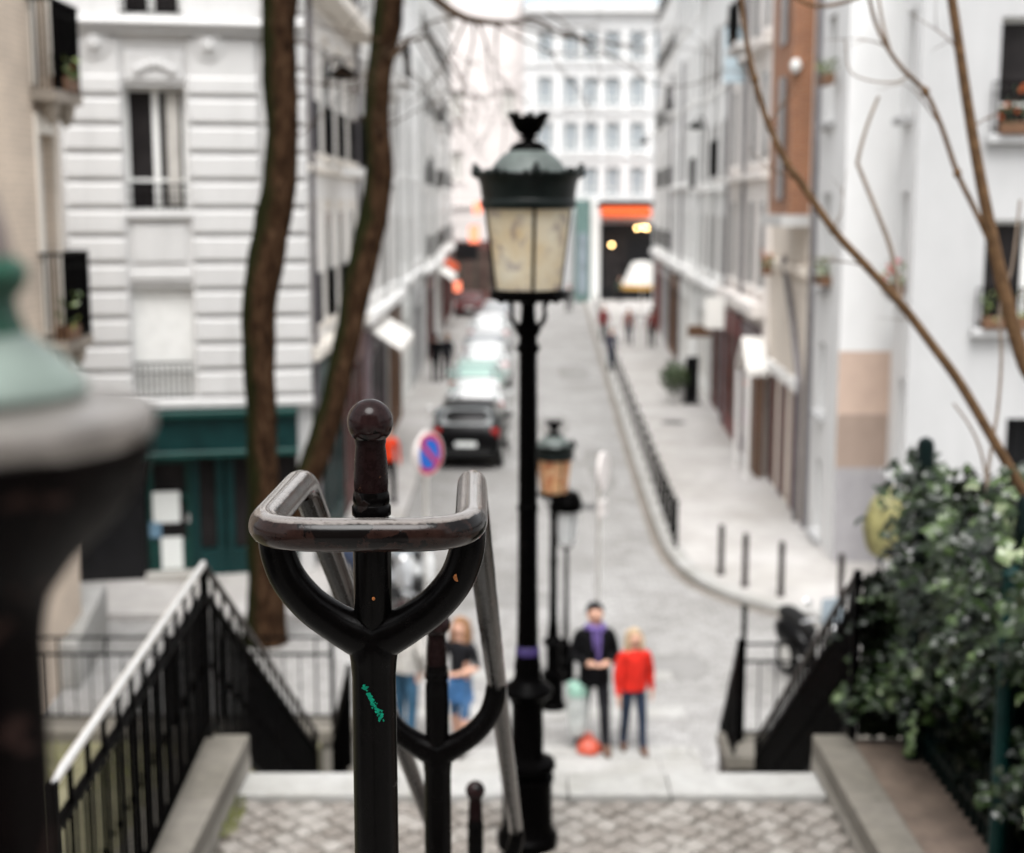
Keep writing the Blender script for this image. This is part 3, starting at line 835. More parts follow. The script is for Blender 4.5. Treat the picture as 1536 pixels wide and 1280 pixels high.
panel_rail('short black railing at the stair foot where the terrace railing ends', at(523, 1000, Y=13.9), at(487, 1150, Y=15.3), 1.06)
mb = MB(); mb.bar((0, 0, -.25), (0, 0, .55), .05); mb.ball((0, 0, .57), .035, 10); o = mb.build('railing_post', 'iron_side', loc=at(1115, 990, Y=14.38)); tag(o, 'stubby iron post rising above the end of the plinth railing', 'post')
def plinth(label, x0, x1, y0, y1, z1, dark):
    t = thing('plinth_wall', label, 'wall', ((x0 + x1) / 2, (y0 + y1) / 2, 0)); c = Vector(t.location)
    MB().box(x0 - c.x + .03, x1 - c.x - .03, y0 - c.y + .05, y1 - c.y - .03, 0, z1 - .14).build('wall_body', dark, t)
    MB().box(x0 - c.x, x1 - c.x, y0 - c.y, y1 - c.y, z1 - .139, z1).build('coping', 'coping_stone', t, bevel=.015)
plinth('low stone plinth carrying the terrace railing before the green shop', -14, -1.72, 14.76, 15.22, .74, 'wall_stone')
plinth('short stone plinth, face darkened for the shadow gap beneath, carrying the railing by the scooter', at(1084, 1120, Y=14.2).x, 5.2, 13.95, 14.65, .78, 'shadow_gap_stone')

# ------------------------------------------------------------------ buildings
def tint(m_): return m_
WIN = {}
def window_mesh(w_, h_, style):
    key = (round(w_, 2), round(h_, 2), style)
    if key in WIN: return WIN[key]
    fr = MB(); t = .065
    fr.box(0, t, 0, .06, 0, h_); fr.box(w_ - t, w_, 0, .06, 0, h_); fr.box(t, w_ - t, 0, .06, 0, t); fr.box(t, w_ - t, 0, .06, h_ - t, h_)
    if style != 'single': fr.box(w_ / 2 - .05, w_ / 2 + .05, -.012, .05, t, h_ - t)
    if h_ > 1.7: fr.box(t, w_ / 2 - .05, .002, .045, h_ * .24, h_ * .24 + .05); fr.box(w_ / 2 + .05, w_ - t, .002, .045, h_ * .24, h_ * .24 + .05)
    if style == 'flush':
        fr = MB(); fr.box(0, .05, 0, .03, 0, h_); fr.box(w_ - .05, w_, 0, .03, 0, h_); fr.box(.05, w_ - .05, 0, .03, 0, .05); fr.box(.05, w_ - .05, 0, .03, h_ - .05, h_); fr.box(w_ / 2 - .03, w_ / 2 + .03, .001, .03, .05, h_ - .05)
    f_ = fr.build('window', 'white_frame')
    pn = MB()
    if style == 'flush': pn.box(.03, w_ - .03, .008, .02, .03, h_ - .03)
    else: pn.box(t * .5, w_ - t * .5, .03, .04, t * .5, h_ - t * .5)
    p_ = pn.build('pane', 'dark_pane')
    WIN[key] = (f_.data, p_.data)
    for o in (f_, p_): bpy.data.objects.remove(o)
    return WIN[key]
PANE_ALT = {}
def add_window(b, u, z, w_, h_, style='double', depth=.16, pane=None):
    fm, pm = window_mesh(w_, h_, style)
    if pane:
        k = (pm.name, pane)
        if k not in PANE_ALT:
            q = pm.copy(); q.materials[0] = M[pane]; PANE_ALT[k] = q
        pm = PANE_ALT[k]
    o = bpy.data.objects.new('window', fm); COL.objects.link(o); o.parent = b; o.location = (u, depth, z)
    p = bpy.data.objects.new('pane', pm); COL.objects.link(p); p.parent = o
    return o
RAILM = {}
def add_guard(b, u, z, w_, h_=.9, y=-.06, step=.11, m_='iron'):
    k = (round(w_, 2), round(h_, 2), step)
    if k not in RAILM:
        r = MB(); r.bar((0, 0, h_), (w_, 0, h_), .04, .03); r.bar((0, 0, .06), (w_, 0, .06), .03, .03); r.bar((0, 0, h_ - .16), (w_, 0, h_ - .16), .02, .02)
        x = 0.0
        while x <= w_ + .001:
            r.bar((x, 0, 0), (x, 0, h_), .016); x += step
        o = r.build('window_railing', m_); RAILM[k] = o.data; bpy.data.objects.remove(o)
    o = bpy.data.objects.new('window_railing', RAILM[k]); COL.objects.link(o); o.parent = b; o.location = (u, y, z)
    return o
def facade(mb, L, H, holes, rev=.2, z0=0):
    us = sorted({0, L} | {round(a, 4) for h in holes for a in h[:2]}); vs = sorted({z0, H} | {round(a, 4) for h in holes for a in h[2:4]})
    for i in range(len(us) - 1):
        for j in range(len(vs) - 1):
            cu = (us[i] + us[i + 1]) / 2; cv = (vs[j] + vs[j + 1]) / 2
            if any(h[0] < cu < h[1] and h[2] < cv < h[3] for h in holes): continue
            mb.quad((us[i], 0, vs[j]), (us[i + 1], 0, vs[j]), (us[i + 1], 0, vs[j + 1]), (us[i], 0, vs[j + 1]))
    for a, b, c, d_ in [h[:4] for h in holes]:
        mb.quad((a, 0, c), (a, rev, c), (a, rev, d_), (a, 0, d_)); mb.quad((b, 0, c), (b, 0, d_), (b, rev, d_), (b, rev, c))
        mb.quad((a, 0, c), (b, 0, c), (b, rev, c), (a, rev, c)); mb.quad((a, 0, d_), (a, rev, d_), (b, rev, d_), (b, 0, d_))
        mb.quad((a, rev, c), (b, rev, c), (b, rev, d_), (a, rev, d_))
def shell(mb, L, D, H, z0=0):
    mb.quad((0, 0, z0), (0, 0, H), (0, D, H), (0, D, z0)); mb.quad((L, 0, z0), (L, D, z0), (L, D, H), (L, 0, H))
    mb.quad((0, D, z0), (0, D, H), (L, D, H), (L, D, z0)); mb.quad((0, 0, H), (L, 0, H), (L, D, H), (0, D, H))
CPART = {}
def cached_part(name, key, fn, mat, parent, loc):
    k = (name, mat) + tuple(round(q, 2) for q in key)
    if k not in CPART:
        o = fn().build(name, mat); CPART[k] = o.data; bpy.data.objects.remove(o)
    o = bpy.data.objects.new(name, CPART[k]); COL.objects.link(o); o.parent = parent; o.location = loc
    return o
def surround_mb(w_, h_, a=.16, hd=.2, d_=.05):
    p = [(-a, 0), (-.003, 0), (-.003, h_ + .003), (w_ + .003, h_ + .003), (w_ + .003, 0), (w_ + a, 0), (w_ + a, h_ + hd), (-a, h_ + hd)]
    v = [(x, -d_, z) for x, z in p] + [(x, .003, z) for x, z in p]
    return MB().add(v, [(0, 1, 2, 7), (2, 3, 6, 7), (3, 4, 5, 6)] + [(i, (i + 1) % 8, 8 + (i + 1) % 8, 8 + i) for i in range(8)])
def shutter_mb(w_, h_):
    m_ = MB(); m_.box(0, w_, -.11, -.056, 0, h_)
    for q in range(int(h_ / .12)): m_.box(.05, w_ - .05, -.122, -.111, q * .12 + .02, q * .12 + .10)
    return m_
def building(name, label, org, rot, L, D, H, wall, wins, bands=(), sills=True, roof=True, guards=True, surround=None, rev=.2, wd=.16, shutters=None):
    """wins: (u0,u1,z0,z1,style,pane,guard)"""
    b = thing(name, label, 'building', (org[0], org[1], 0), rot)
    mb = MB(); facade(mb, L, H, [w_[:4] for w_ in wins], rev); shell(mb, L, D, H)
    mb.build('wall', wall, b)
    for w_ in wins:
        u0, u1, z0, z1 = w_[:4]; st_ = w_[4] if len(w_) > 4 else 'double'; pn = w_[5] if len(w_) > 5 else None; gd_ = w_[6] if len(w_) > 6 else False
        if st_ == 'none': continue
        add_window(b, u0, z0, u1 - u0, z1 - z0, st_, wd, pn)
        if gd_: add_guard(b, u0 - .05, z0 - .02, u1 - u0 + .1, .9)
        if shutters:
            for uu in (u0 - (u1 - u0) / 2 - .02, u1 + .02):
                cached_part('shutter', ((u1 - u0), z1 - z0, 7), lambda: shutter_mb((u1 - u0) / 2, z1 - z0), shutters, b, (uu, 0, z0))
    if sills:
        for w_ in wins:
            u0, u1, z0, z1 = w_[:4]
            if z0 > 0.6 and len(w_) > 4 and w_[4] != 'none':
                cached_part('window_sill', (u1 - u0,), lambda: MB().cbox(-.1, u1 - u0 + .1, -.10, .003, -.12, -.003, .015), surround or wall, b, (u0, 0, z0))
                if surround: cached_part('window_surround', (u1 - u0, z1 - z0), lambda: surround_mb(u1 - u0, z1 - z0, d_=.05 if wd > .1 else .010), surround, b, (u0, 0, z0))
    for z, hh, dd in bands: MB().cbox(-.02, L + .02, -dd, .003, z, z + hh, min(.03, hh * .3)).build('string_course', surround or wall, b)
    if roof:
        rf = MB(); rf.add([(-.1, -.25, H + .02), (L + .1, -.25, H + .02), (L + .1, D, H + .02), (-.1, D, H + .02), (-.1, 3.5, H + 1.3), (L + .1, 3.5, H + 1.3), (L + .1, D - 1, H + 1.4), (-.1, D - 1, H + 1.4)],
               [(0, 1, 5, 4), (1, 2, 6, 5), (2, 3, 7, 6), (3, 0, 4, 7), (4, 5, 6, 7), (3, 2, 1, 0)]); rf.build('roof', 'zinc', b)
    return b
def grid(L, n, w_, zs, h_, pane=None, guard=False, style='double', off=0):
    out = []
    for z in zs:
        for i in range(n):
            u = L * (i + .5) / n - w_ / 2 + off
            out.append((u, u + w_, z, z + h_, style, pane, guard))
    return out

# --- corner building with the green shop
A = Vector((-8.0, 23.05)); B = Vector((-3.42, 24.0)); dv = B - A; LB = dv.length; rotB = math.atan2(dv.y, dv.x)
def uof(px):   # facade coordinate at a pixel column
    r = ray(px, 500); k = r.x / r.y
    s = (A.x - k * A.y) / (k * dv.y - dv.x); return s * LB
uw0, uw1 = uof(199), uof(290)
Yw = 23.6
zw0, zw1 = zat(317, Yw), zat(130, Yw); zl0, zl1 = zat(598, Yw), zat(430, Yw); zu0 = zat(36, Yw)
zshop = zat(606, Yw)
wins = [(uw0, uw1, zw0, zw1), (uw0, uw1, zl0, zl1), (uw0, uw1, zu0 + .12, zu0 + 2.1)]
CB = thing('corner_building', 'white rusticated stone building above the dark green shop', 'building', (A.x, A.y, 0), rotB)
mb = MB(); facade(mb, LB, 11.6, wins + [(0.2, LB - .25, .02, zshop - .1)], rev=.35); shell(mb, LB, 9, 11.6)
ch = .445
def courses(u0, u1, z0, z1, proud=.10):
    z = z0
    while z < z1 - .1:
        zz = min(z + ch, z1); mb.cbox(u0, u1, -proud, .002, z + .018, zz - .018, .055); z = zz
zc0, zc1 = zshop + .12, zat(112, Yw)
courses(uof(108), uof(198), zc0, zc1); courses(uof(292), LB - .75, zc0, zc1)
courses(-.3, uof(106), zc0, zc1, .05); courses(LB - .70, LB + .02, zc0, 11.3, .14)
mb.build('wall', 'corner_stone', CB)
mb = MB()
zk = zat(44, Yw)
mb.cbox(-.3, LB, -.26, .002, zk, zk + .14, .05); mb.cbox(-.3, LB, -.16, .002, zk - .1, zk - .002, .03)
mb.build('cornice', 'corner_stone', CB); mb = MB()
mb.cbox(uof(292), LB - .75, -.06, .002, zk - .85, zk - .12, .05); mb.build('frieze_panel', 'corner_stone', CB); mb = MB(); mb.cbox(uof(108), uof(198), -.06, .002, zk - .85, zk - .12, .05)
for px in (160, 326):
    md_ = MB(); md_.disc((uof(px), -.075, zat(68, Yw)), (0, 1, 0), .24, .03); md_.ball((uof(px), -.11, zat(68, Yw)), .14, 14, (1, .4, 1)); md_.build('medallion', 'corner_stone', CB)
mb.build('frieze_panel', 'corner_stone', CB); mb = MB()
mb.cbox(uof(200), uof(290), -.05, .002, zw1 + .06, zw1 + .55, .04)
for q in range(7): mb.ball((uof(222) + q * .09, -.07, zw1 + .25 + .10 * math.sin(q * PI / 6)), .07, 10, (1, .5, 1.2))
mb.build('garland', 'corner_stone', CB); mb = MB()
mb.cbox(uw0 - .06, uw1 + .06, -.09, .002, zw0 - .12, zw0 - .004, .02)
mb.cbox(uw0 - .02, uw1 + .02, -.05, .002, zl1 + .10, zl1 + .26, .02); mb.cbox(uw0 + .06, uw1 - .06, -.03, .002, zl1 + .4, zw0 - .25, .02)
mb.build('window_moulding', 'corner_stone', CB)
MB().cbox(-.3, LB + .03, -.20, .002, zshop - .06, zshop + .10, .03).build('cornice', 'corner_stone', CB)
for i, (a, b_, c, d_) in enumerate(wins):
    if i == 1:
        sh = MB()
        for q in range(int((d_ - c) / .09)):
            z = c + q * .09; sh.box(a, b_, .13, .15 + .0, z + .004, z + .086)
        sh.box(a, b_, .155, .2, c, d_); sh.build('shutter', 'white_frame', CB); add_guard(CB, a, c - .02, b_ - a, .62, .02, .09)
    else:
        add_window(CB, a, c, b_ - a, d_ - c, 'double', .24); add_guard(CB, a, c + .0, b_ - a, .42 if i == 0 else .5, .05, .1)
# pale linen curtain behind the open casement
MB().box(uw1 - .32, uw1 - .12, .20, .215, zw0 + .1, zw1 - .08).build('curtain', 'curtain', CB)
sf = MB(); u0, u1 = .2, LB - .25
zf = zat(688, 23.2)
us = [u0, uof(208), uof(282), uof(330), u1]
sf.box(u0, u1, -.22, .30, zf, zshop - .08); sf.build('fascia', 'shop_green', CB)
sf = MB(); sf.cbox(u0, u1, -.30, -.221, zf - .02, zf + .09, .02); sf.build('fascia_moulding', 'shop_green_light', CB); sf = MB(); sf.cbox(u0, u1, -.34, -.221, zshop - .2, zshop - .082, .02); sf.build('fascia_moulding', 'shop_green_light', CB)
sf = MB(); sf.box(u0, u1, .28, .30, .02, zf)
sf.build('shop_window', 'dark_pane', CB)
for px in (284, 322, 338): MB().cbox(uof(px) - .07, uof(px) + .07, .10, .278, .02, zf - .002, .02).build('shop_pilaster', 'shop_green', CB)
MB().box(uof(291), u1, .12, .278, .02, .55).build('stall_riser', 'shop_green', CB)
sf = MB(); sf.cbox(u0, uof(205), .05, .278, .02, zf - .002, .02); sf.build('shop_panel', 'shop_black', CB)
dr = MB(); a, b_ = uof(210), uof(279); z1 = zf - .05
dr.box(a, a + .1, .16, .25, .13, z1); dr.box(b_ - .1, b_, .16, .25, .13, z1); dr.box(a + .1, b_ - .1, .16, .25, z1 - .12, z1); dr.box(a + .1, b_ - .1, .16, .25, .13, .72)
dr.box(a + .1, b_ - .1, .15, .255, zat(700, 23.4) - .62, zat(700, 23.4) - .55)
door = dr.build('door', 'shop_green_light', CB)
MB().box(b_ - .09, b_ - .05, .10, .158, 1.05, 1.2).build('handle', 'chrome', door)
for px0, px1, py0, py1, mm in ((218, 260, 743, 790, 'paper'), (229, 262, 812, 860, 'paper'), (212, 230, 788, 812, 'paper_blue')):
    MB().box(uof(px0), uof(px1), .135, .148, zat(py1, 23.35), zat(py0, 23.35)).build('poster', mm, door)
MB().box(uof(205), uof(292), -.25, .15, .115, .22).build('doorstep', 'granite', CB)

# --- cream brick building whose flank runs towards the corner building
CX = -6.0
def cream():
    L = 9.0; y0 = 10.2
    b = thing('brick_building', 'cream brick building with dark iron balconies beside the white corner building', 'building', (CX, y0, 0), PI / 2)
    u1_ = lambda px: (-CX) * FPX / (768 - px) / 1.0
    ya = 18.25 - y0; yb_ = 18.95 - y0
    z0, z1 = zat(500, 18.6), zat(172, 18.6)
    ws = [(ya, yb_, z0, z1 - .25), (ya, yb_, z0 + 3.15, z1 + 2.9), (ya - 2.6, ya - 1.7, z0 + 3.15, z1 + 2.9), (ya - 2.6, ya - 1.7, z0, z1 - .25)]
    mb = MB(); facade(mb, L, 11.2, ws); shell(mb, L, 6, 11.2); mb.build('wall', 'cream_brick', b)
    for w_ in ws: add_window(b, w_[0], w_[2], w_[1] - w_[0], w_[3] - w_[2], 'double', .16)
    for w_ in ws: cached_part('window_surround', (w_[1] - w_[0], w_[3] - w_[2], .05), lambda: surround_mb(w_[1] - w_[0], w_[3] - w_[2], .05, .25, .035), 'plaster_cream', b, (w_[0], 0, w_[2]))
    for w_ in (ws[0], ws[1]):
        bal = MB(); bal.box(w_[0] - .12, L + .05, -.32, -.003, w_[2] - .2, w_[2] - .06); bal.lathe([(.02, -.5), (.1, -.38), (.13, -.2)], (w_[0] + .1, -.18, w_[2]), 10); bal.lathe([(.02, -.5), (.1, -.38), (.13, -.2)], (w_[1], -.18, w_[2]), 10)
        bal.build('balcony_slab', stone('balcony_stone', (.26, .225, .19), .2, 6) and 'balcony_stone', b)
        add_guard(b, w_[0] - .1, w_[2] - .06, L + .02 - w_[0] + .1, 1.1, -.30, .055)
        for uu in (w_[0] - .1, L + .03):
            g_ = MB(); g_.bar((uu, -.30, w_[2] + 1.04), (uu, 0, w_[2] + 1.04), .04)
            for q in range(5): g_.bar((uu, -.30 + q * .06, w_[2] - .06), (uu, -.30 + q * .06, w_[2] + 1.04), .014)
            g_.build('balcony_railing', 'iron', b)
    return b
cream()
fb = MB(); fb.box(-.3, .3, -.11, .11, 0, .2); 
def flower_box(label, loc, rot, L=.6, col='box_leaf', n=70, hgt=.28, flowers=None):
    t = thing('flower_box', label, 'flower box', loc, rot)
    MB().box(-L / 2, L / 2, -.1, .1, 0, .18).build('trough', 'wood_brown', t, bevel=.01)
    lf = MB()
    for i in range(n):
        c = Vector((random.uniform(-L / 2, L / 2), random.uniform(-.14, .12), .14 + hgt * random.random() ** 1.4)); s_ = random.uniform(.03, .06)
        leaf(lf, c, s_)
    lf.build('foliage', col, t)
    if flowers:
        fl_ = MB()
        for i in range(9): fl_.ball((random.uniform(-L / 2, L / 2), random.uniform(-.12, .1), .22 + random.random() * hgt), .035, 8)
        fl_.build('blossoms', flowers, t)
    return t
def leaf(mb, c, s_, up=None, ivy=False):
    n_ = Vector((random.gauss(0, 1), random.gauss(0, 1), random.gauss(0, 1) + .6)) if up is None else up + Vector((random.gauss(0, .3), random.gauss(0, .3), random.gauss(0, .3)))
    n_.normalize(); a = n_.cross(Vector((random.gauss(0, 1), random.gauss(0, 1), random.gauss(0, 1)))).normalized(); b = n_.cross(a)
    if ivy: sh_ = ((0, -.9, 0), (.45, -.65, .05), (.95, -.15, -.1), (.5, .2, .05), (0, 1.15, -.18), (-.5, .2, .05), (-.95, -.15, -.1), (-.45, -.65, .05))
    else: sh_ = ((0, -1, 0), (.5, -.2, .08), (.35, .5, .03), (0, 1.1, -.12), (-.35, .5, .03), (-.5, -.2, .08))
    v = [c + (a * p[0] + b * p[1] + n_ * p[2]) * s_ for p in sh_]
    k = len(v); ctr = c + n_ * (.12 * s_)
    mb.add(v + [ctr], [(i, (i + 1) % k, k) for i in range(k)])
simple('rust_flower', (0.45, 0.11, 0.03), .6, 0, .3, 20); simple('pink_flower', (0.6, 0.12, 0.14), .6, 0, .3, 20)
flower_box('planter of orange-brown blooms on the top balcony of the cream brick building', (CX + .25, 18.75, zat(500, 18.6) + 3.15 - .05), PI / 2, .5, flowers='rust_flower')
flower_box('dry planter on the lower balcony of the cream brick building', (CX + .25, 18.4, zat(500, 18.6) - .06), PI / 2, .45, n=25, hgt=.5)
# sloping stone cheeks at the foot of the cream brick building
def cheek(label, p0, p1, w_, dz):
    t = MB(); a = Vector(p0); b = Vector(p1)
    d_ = Vector((b.x - a.x, b.y - a.y, 0)).normalized(); s_ = Vector((-d_.y, d_.x, 0)) * w_ / 2
    o = Vector((a.x, a.y, 0)); v = []
    for p in (a, b):
        for q in (-1, 1):
            v.append(Vector((p.x, p.y, 0)) + s_ * q - o); v.append(Vector((p.x, p.y, p.z)) + s_ * q - o)
    t.add(v, [(0, 1, 3, 2), (4, 6, 7, 5), (0, 4, 5, 1), (2, 3, 7, 6), (1, 5, 7, 3), (0, 2, 6, 4)])
    ob = t.build('ramp_wall', 'granite_pale', loc=o, bevel=.05); tag(ob, label, 'ramp wall')
cheek('wide pale sloping stone parapet at the foot of the cream brick building', at(85, 965, Y=18.2), at(132, 872, Y=20.4), .55, 0)
cheek('narrow pale sloping stone parapet nearer the blurred iron post', at(45, 960, Y=17.6), at(92, 890, Y=19.4), .35, 0)

# --- left row along the street (facade faces +X); u runs along +Y
FL = lambda Y: -3.5 - .004 * (Y - 24)
def left_b(name, label, y0, y1, H, wall, n, w_, zs, h_, pane=None, guard=False, bands=(), extra=(), surround=None, dx=0, shutters=None):
    L = y1 - y0
    ws = grid(L, n, w_, zs, h_, pane, guard, 'flush')
    b = building(name, label, (FL(y0) + dx, y0), PI / 2, L, 9, H, wall, list(ws) + list(extra), bands, surround=surround, rev=.05, wd=.006, shutters=shutters)
    return b
b1 = left_b('street_building', 'pale stone house with dark shopfront just past the corner building', 24.3, 32.5, 12.8, 'plaster_stained', 4, 1.0, (4.3, 7.3, 10.3), 2.0, 'dark_pane', True, ((3.75, .22, .22), (6.95, .14, .12), (9.9, .3, .5), (12.4, .3, .4)), surround='plaster_cream')
b2 = left_b('street_building', 'cream house with a white fascia over purple-grey shutters', 32.5, 42.5, 13.2, 'plaster_white', 5, .95, (4.2, 7.1, 10.0), 1.9, 'brown_pane', False, ((3.7, .25, .3), (9.4, .2, .3), (12.9, .3, .4)), surround='plaster_bright', dx=.12)
b3 = left_b('street_building', 'bright white house with few narrow windows in the middle of the row', 42.5, 56, 15.2, 'plaster_bright', 5, .8, (4.4, 7.4, 10.3, 13.2), 1.6, 'brown_pane', False, ((3.8, .2, .2), (14.9, .3, .4)), surround='plaster_bright')
b4 = left_b('street_building', 'off-white house behind the two people in black', 56, 70, 16, 'plaster_white', 6, .9, (4.2, 7.1, 10.0, 12.9), 1.8, 'curtain', True, ((3.7, .2, .3), (15.7, .3, .4)), dx=.1)
b5 = left_b('street_building', 'grey-white house with red shop lights at the far end of the row', 70, 88, 17, 'plaster_stained', 8, .95, (4.3, 7.3, 10.3, 13.3), 1.9, 'brown_pane', True, ((3.8, .25, .3), (16.6, .3, .4)))
def shopfront(b, u0, u1, z1, mat, glass='dark_pane', awn=None, y=-.16):
    f_ = MB(); f_.box(u0, u1, y, -.004, z1 - .55, z1); k = max(2, int((u1 - u0) / 1.1))
    for i in range(k + 1):
        u = u0 + (u1 - u0 - .1) * i / k; f_.box(u, u + .1, y + .02, -.004, .12, z1 - .551)
    f_.box(u0 + .1, u1 - .1, y + .05, -.004, .12, .6)
    f_.build('shopfront', mat, b)
    MB().box(u0 + .1, u1 - .1, y + .075, -.006, .6, z1 - .56).build('shop_window', glass, b)
    if awn:
        a = MB(); a.add([(u0, y, z1 + .05), (u1, y, z1 + .05), (u1, y - .7, z1 - .40), (u0, y - .7, z1 - .40), (u0, y - .7, z1 - .62), (u1, y - .7, z1 - .62), (u0, y, z1), (u1, y, z1), (u0, y - .68, z1 - .45), (u1, y - .68, z1 - .45)],
            [(0, 1, 2, 3), (3, 2, 5, 4), (6, 8, 9, 7), (0, 3, 8, 6), (1, 7, 9, 2), (4, 5, 9, 8)]); a.build('awning', awn, b)
simple('purple_grey', (0.16, 0.125, 0.135), .5, 0, .2, 3); simple('maroon', (0.11, 0.05, 0.045), .5, 0, .2, 3)
shopfront(b1, .4, 3.9, 3.6, 'shop_green'); shopfront(b1, 4.3, 7.9, 3.6, 'maroon')
shopfront(b2, .3, 4.4, 3.5, 'purple_grey', awn='white_cloth'); shopfront(b2, 5.0, 9.4, 3.5, 'wood_brown', 'brown_pane')
shopfront(b3, 1, 5, 3.3, 'white_frame', 'curtain'); shopfront(b3, 7, 12, 3.3, 'grey_frame', 'brown_pane')
shopfront(b4, 1, 6, 3.5, 'maroon', 'brown_pane'); shopfront(b4, 8, 13, 3.5, 'white_frame', 'curtain', awn='white_cloth')
shopfront(b5, 1, 6, 3.6, 'dark_red', 'dark_pane', awn='orange_cloth'); shopfront(b5, 8, 16, 3.6, 'maroon', 'dark_pane')
def sign(name, label, loc, size, mat, rot=0, bracket=.5, sgn=1):
    t = thing(name, label, 'shop sign', loc, rot)
    MB().box(sgn * bracket - size[0] / 2, sgn * bracket + size[0] / 2, -.05, .05, -size[1] / 2, size[1] / 2).build('sign_board', mat, t, bevel=.02)
    MB().bar((0, 0, size[1] / 2 + .04), (sgn * bracket + size[0] / 2, 0, size[1] / 2 + .04), .03).build('bracket', 'iron', t)
for px, py, Y, sz, mm, lb in ((716, 312, 84, (.45, .7), 'red_neon', 'glowing red shop sign highest on the far end of the row'), (711, 352, 80, (.55, .95), 'red_neon', 'glowing red shop sign below the highest red one'), (700, 378, 74, (1.2, .9), 'shop_black', 'black hanging shop sign under the red glowing signs'), (686, 430, 66, (.3, .45), 'red_neon', 'small red lit sign just above the people on the pavement')):
    p = at(px, py, Y=Y); sign('shop_sign', lb, (FL(Y) + .02, Y, p.z), sz, mm, 0, p.x - FL(Y) - .02)
def bracket_lamp(label, px, py, Y, x_wall):
    p = at(px, py, Y=Y); t = thing('wall_lamp', label, 'wall lamp', (x_wall, Y, p.z)); d_ = p.x - x_wall
    MB().tube(smooth([(0, 0, -.3), (d_ * .3, 0, .25), (d_ * .8, 0, .3), (d_, 0, .15)], 5), .03, 8).build('arm', 'iron', t)
    MB().lathe([(.05, .16), (.12, .12), (.30, 0), (.28, -.06), (.1, -.1)], (d_, 0, 0), 16).build('lamp_head', 'iron', t)
bracket_lamp('dark bracket lamp between the two trunks of the forked tree', 515, 112, 27.5, FL(27.5))
bracket_lamp('dark bracket lamp high on the far pale facade across from the tree', 1044, 190, 50, 4.8 + .038 * 50)
bracket_lamp('small bracket lamp beside the end building', 966, 213, 76, 7.66)

# --- end buildings closing the street
def end_white():
    Y = 95.0; x0 = xat(786, 200, Y); x1 = xat(1000, 200, Y) + 6; L = x1 - x0
    ws = []
    for py in (68, 137, 205, 272):
        for px in (818, 856, 886, 919, 956, 992, 1028):
            u = xat(px, py, Y) - x0; z = zat(py, Y); ws.append((u - .48, u + .48, z - .95, z + .95, 'double', 'sky_pane', False))  # pale pane colour stands for the haze over the far windows
    b = building('end_building', 'tall white building with windows painted pale for haze closing the end of the street', (x0, Y), 0, L, 12, zat(12, Y), 'end_plaster', ws, tuple((zat(q, Y), .16, .12) for q in (100, 170, 238, 302)) + ((zat(20, Y), .5, .5),), surround=None)
    return b, x0, Y
EB, ex0, EY = end_white()
b = building('end_building', 'pinkish plain building with a red tint beside the white end building', (xat(640, 200, 96.5), 96.5), 0, xat(788, 200, 96.5) - xat(640, 200, 96.5) - .1, 12, 22, 'end_pink', [(1.5, 2.4, 8, 9.9, 'double', 'curtain'), (5, 5.9, 12, 13.9, 'double', 'curtain'), (1.5, 2.4, 12, 13.9, 'double', 'curtain')], ((6.2, .3, .2),))
shopfront(b, .5, 6, 4.0, 'maroon', 'brown_pane')
ux = lambda px, py: xat(px, py, EY) - ex0
MB().box(ux(900, 400), ux(978, 400), -.35, -.004, .1, zat(335, EY)).build('restaurant_front', 'shop_black', EB)
MB().box(ux(905, 400), ux(940, 400), -.42, -.352, zat(430, EY), zat(345, EY)).build('shop_window', 'dark_pane', EB)
a = MB(); u0, u1 = ux(900, 320), ux(974, 320); zt, zb_ = zat(310, EY), zat(325, EY)
a.add([(u0, -.36, zt), (u1, -.36, zt), (u1, -1.5, zb_ + .25), (u0, -1.5, zb_ + .25), (u1, -1.5, zb_ - .05), (u0, -1.5, zb_ - .05), (u0, -.36, zt - .06), (u1, -.36, zt - .06)], [(0, 1, 2, 3), (3, 2, 4, 5), (6, 5, 4, 7), (0, 3, 5, 6), (1, 7, 4, 2)]); a.build('awning', 'orange_cloth', EB)
MB().box(u0 - .2, u1 + .2, -.5, -.004, zt + .03, zt + .3).build('awning_box', 'iron', EB)
for px, py in ((916, 367), (954, 342), (963, 341), (968, 342)):
    MB().ball((ux(px, py), -.9, zat(py, EY)), .09, 10).build('lamp_bulb', 'warm_bulb', EB)
MB().box(ux(862, 400), ux(884, 400), -.6, -.004, .05, zat(300, EY)).build('teal_shopfront', 'teal', EB)
MB().box(ux(866, 400), ux(880, 400), -.65, -.602, zat(440, EY), zat(350, EY)).build('shop_window', 'sky_pane', EB)
MB().box(ux(886, 400), ux(899, 400), -.3, -.004, .05, zat(300, EY)).build('white_pilaster', 'white_frame', EB)
MB().box(ux(800, 400), ux(860, 400), -.3, -.004, .05, zat(320, EY)).build('shopfront', 'grey_frame', EB)
t = thing('parasol', 'white café parasol with a yellow hem in front of the restaurant', 'parasol', at(962, 470, Y=80).xy.to_3d()); t.location.z = .12
zc = zat(405, 80) - .12; zb_ = zat(430, 80) - .12
MB().lathe([(.08, 0), (.3, 0.02), (.3, .06), (.03, .08), (.03, zc + .1)], n=10).build('pole', 'steel', t)
MB().lathe([(1.12, zb_ + .1), (1.0, zb_ + .35), (.55, zc + .42), (.0001, zc + .5)], n=8).build('canopy', 'white_cloth', t)
MB().lathe([(1.13, zb_ + .12), (1.14, zb_ - .12), (1.12, zb_ - .12), (1.10, zb_ + .1)], n=8).build('hem', simple('yellow_hem', (.75, .42, .10), .7), t)

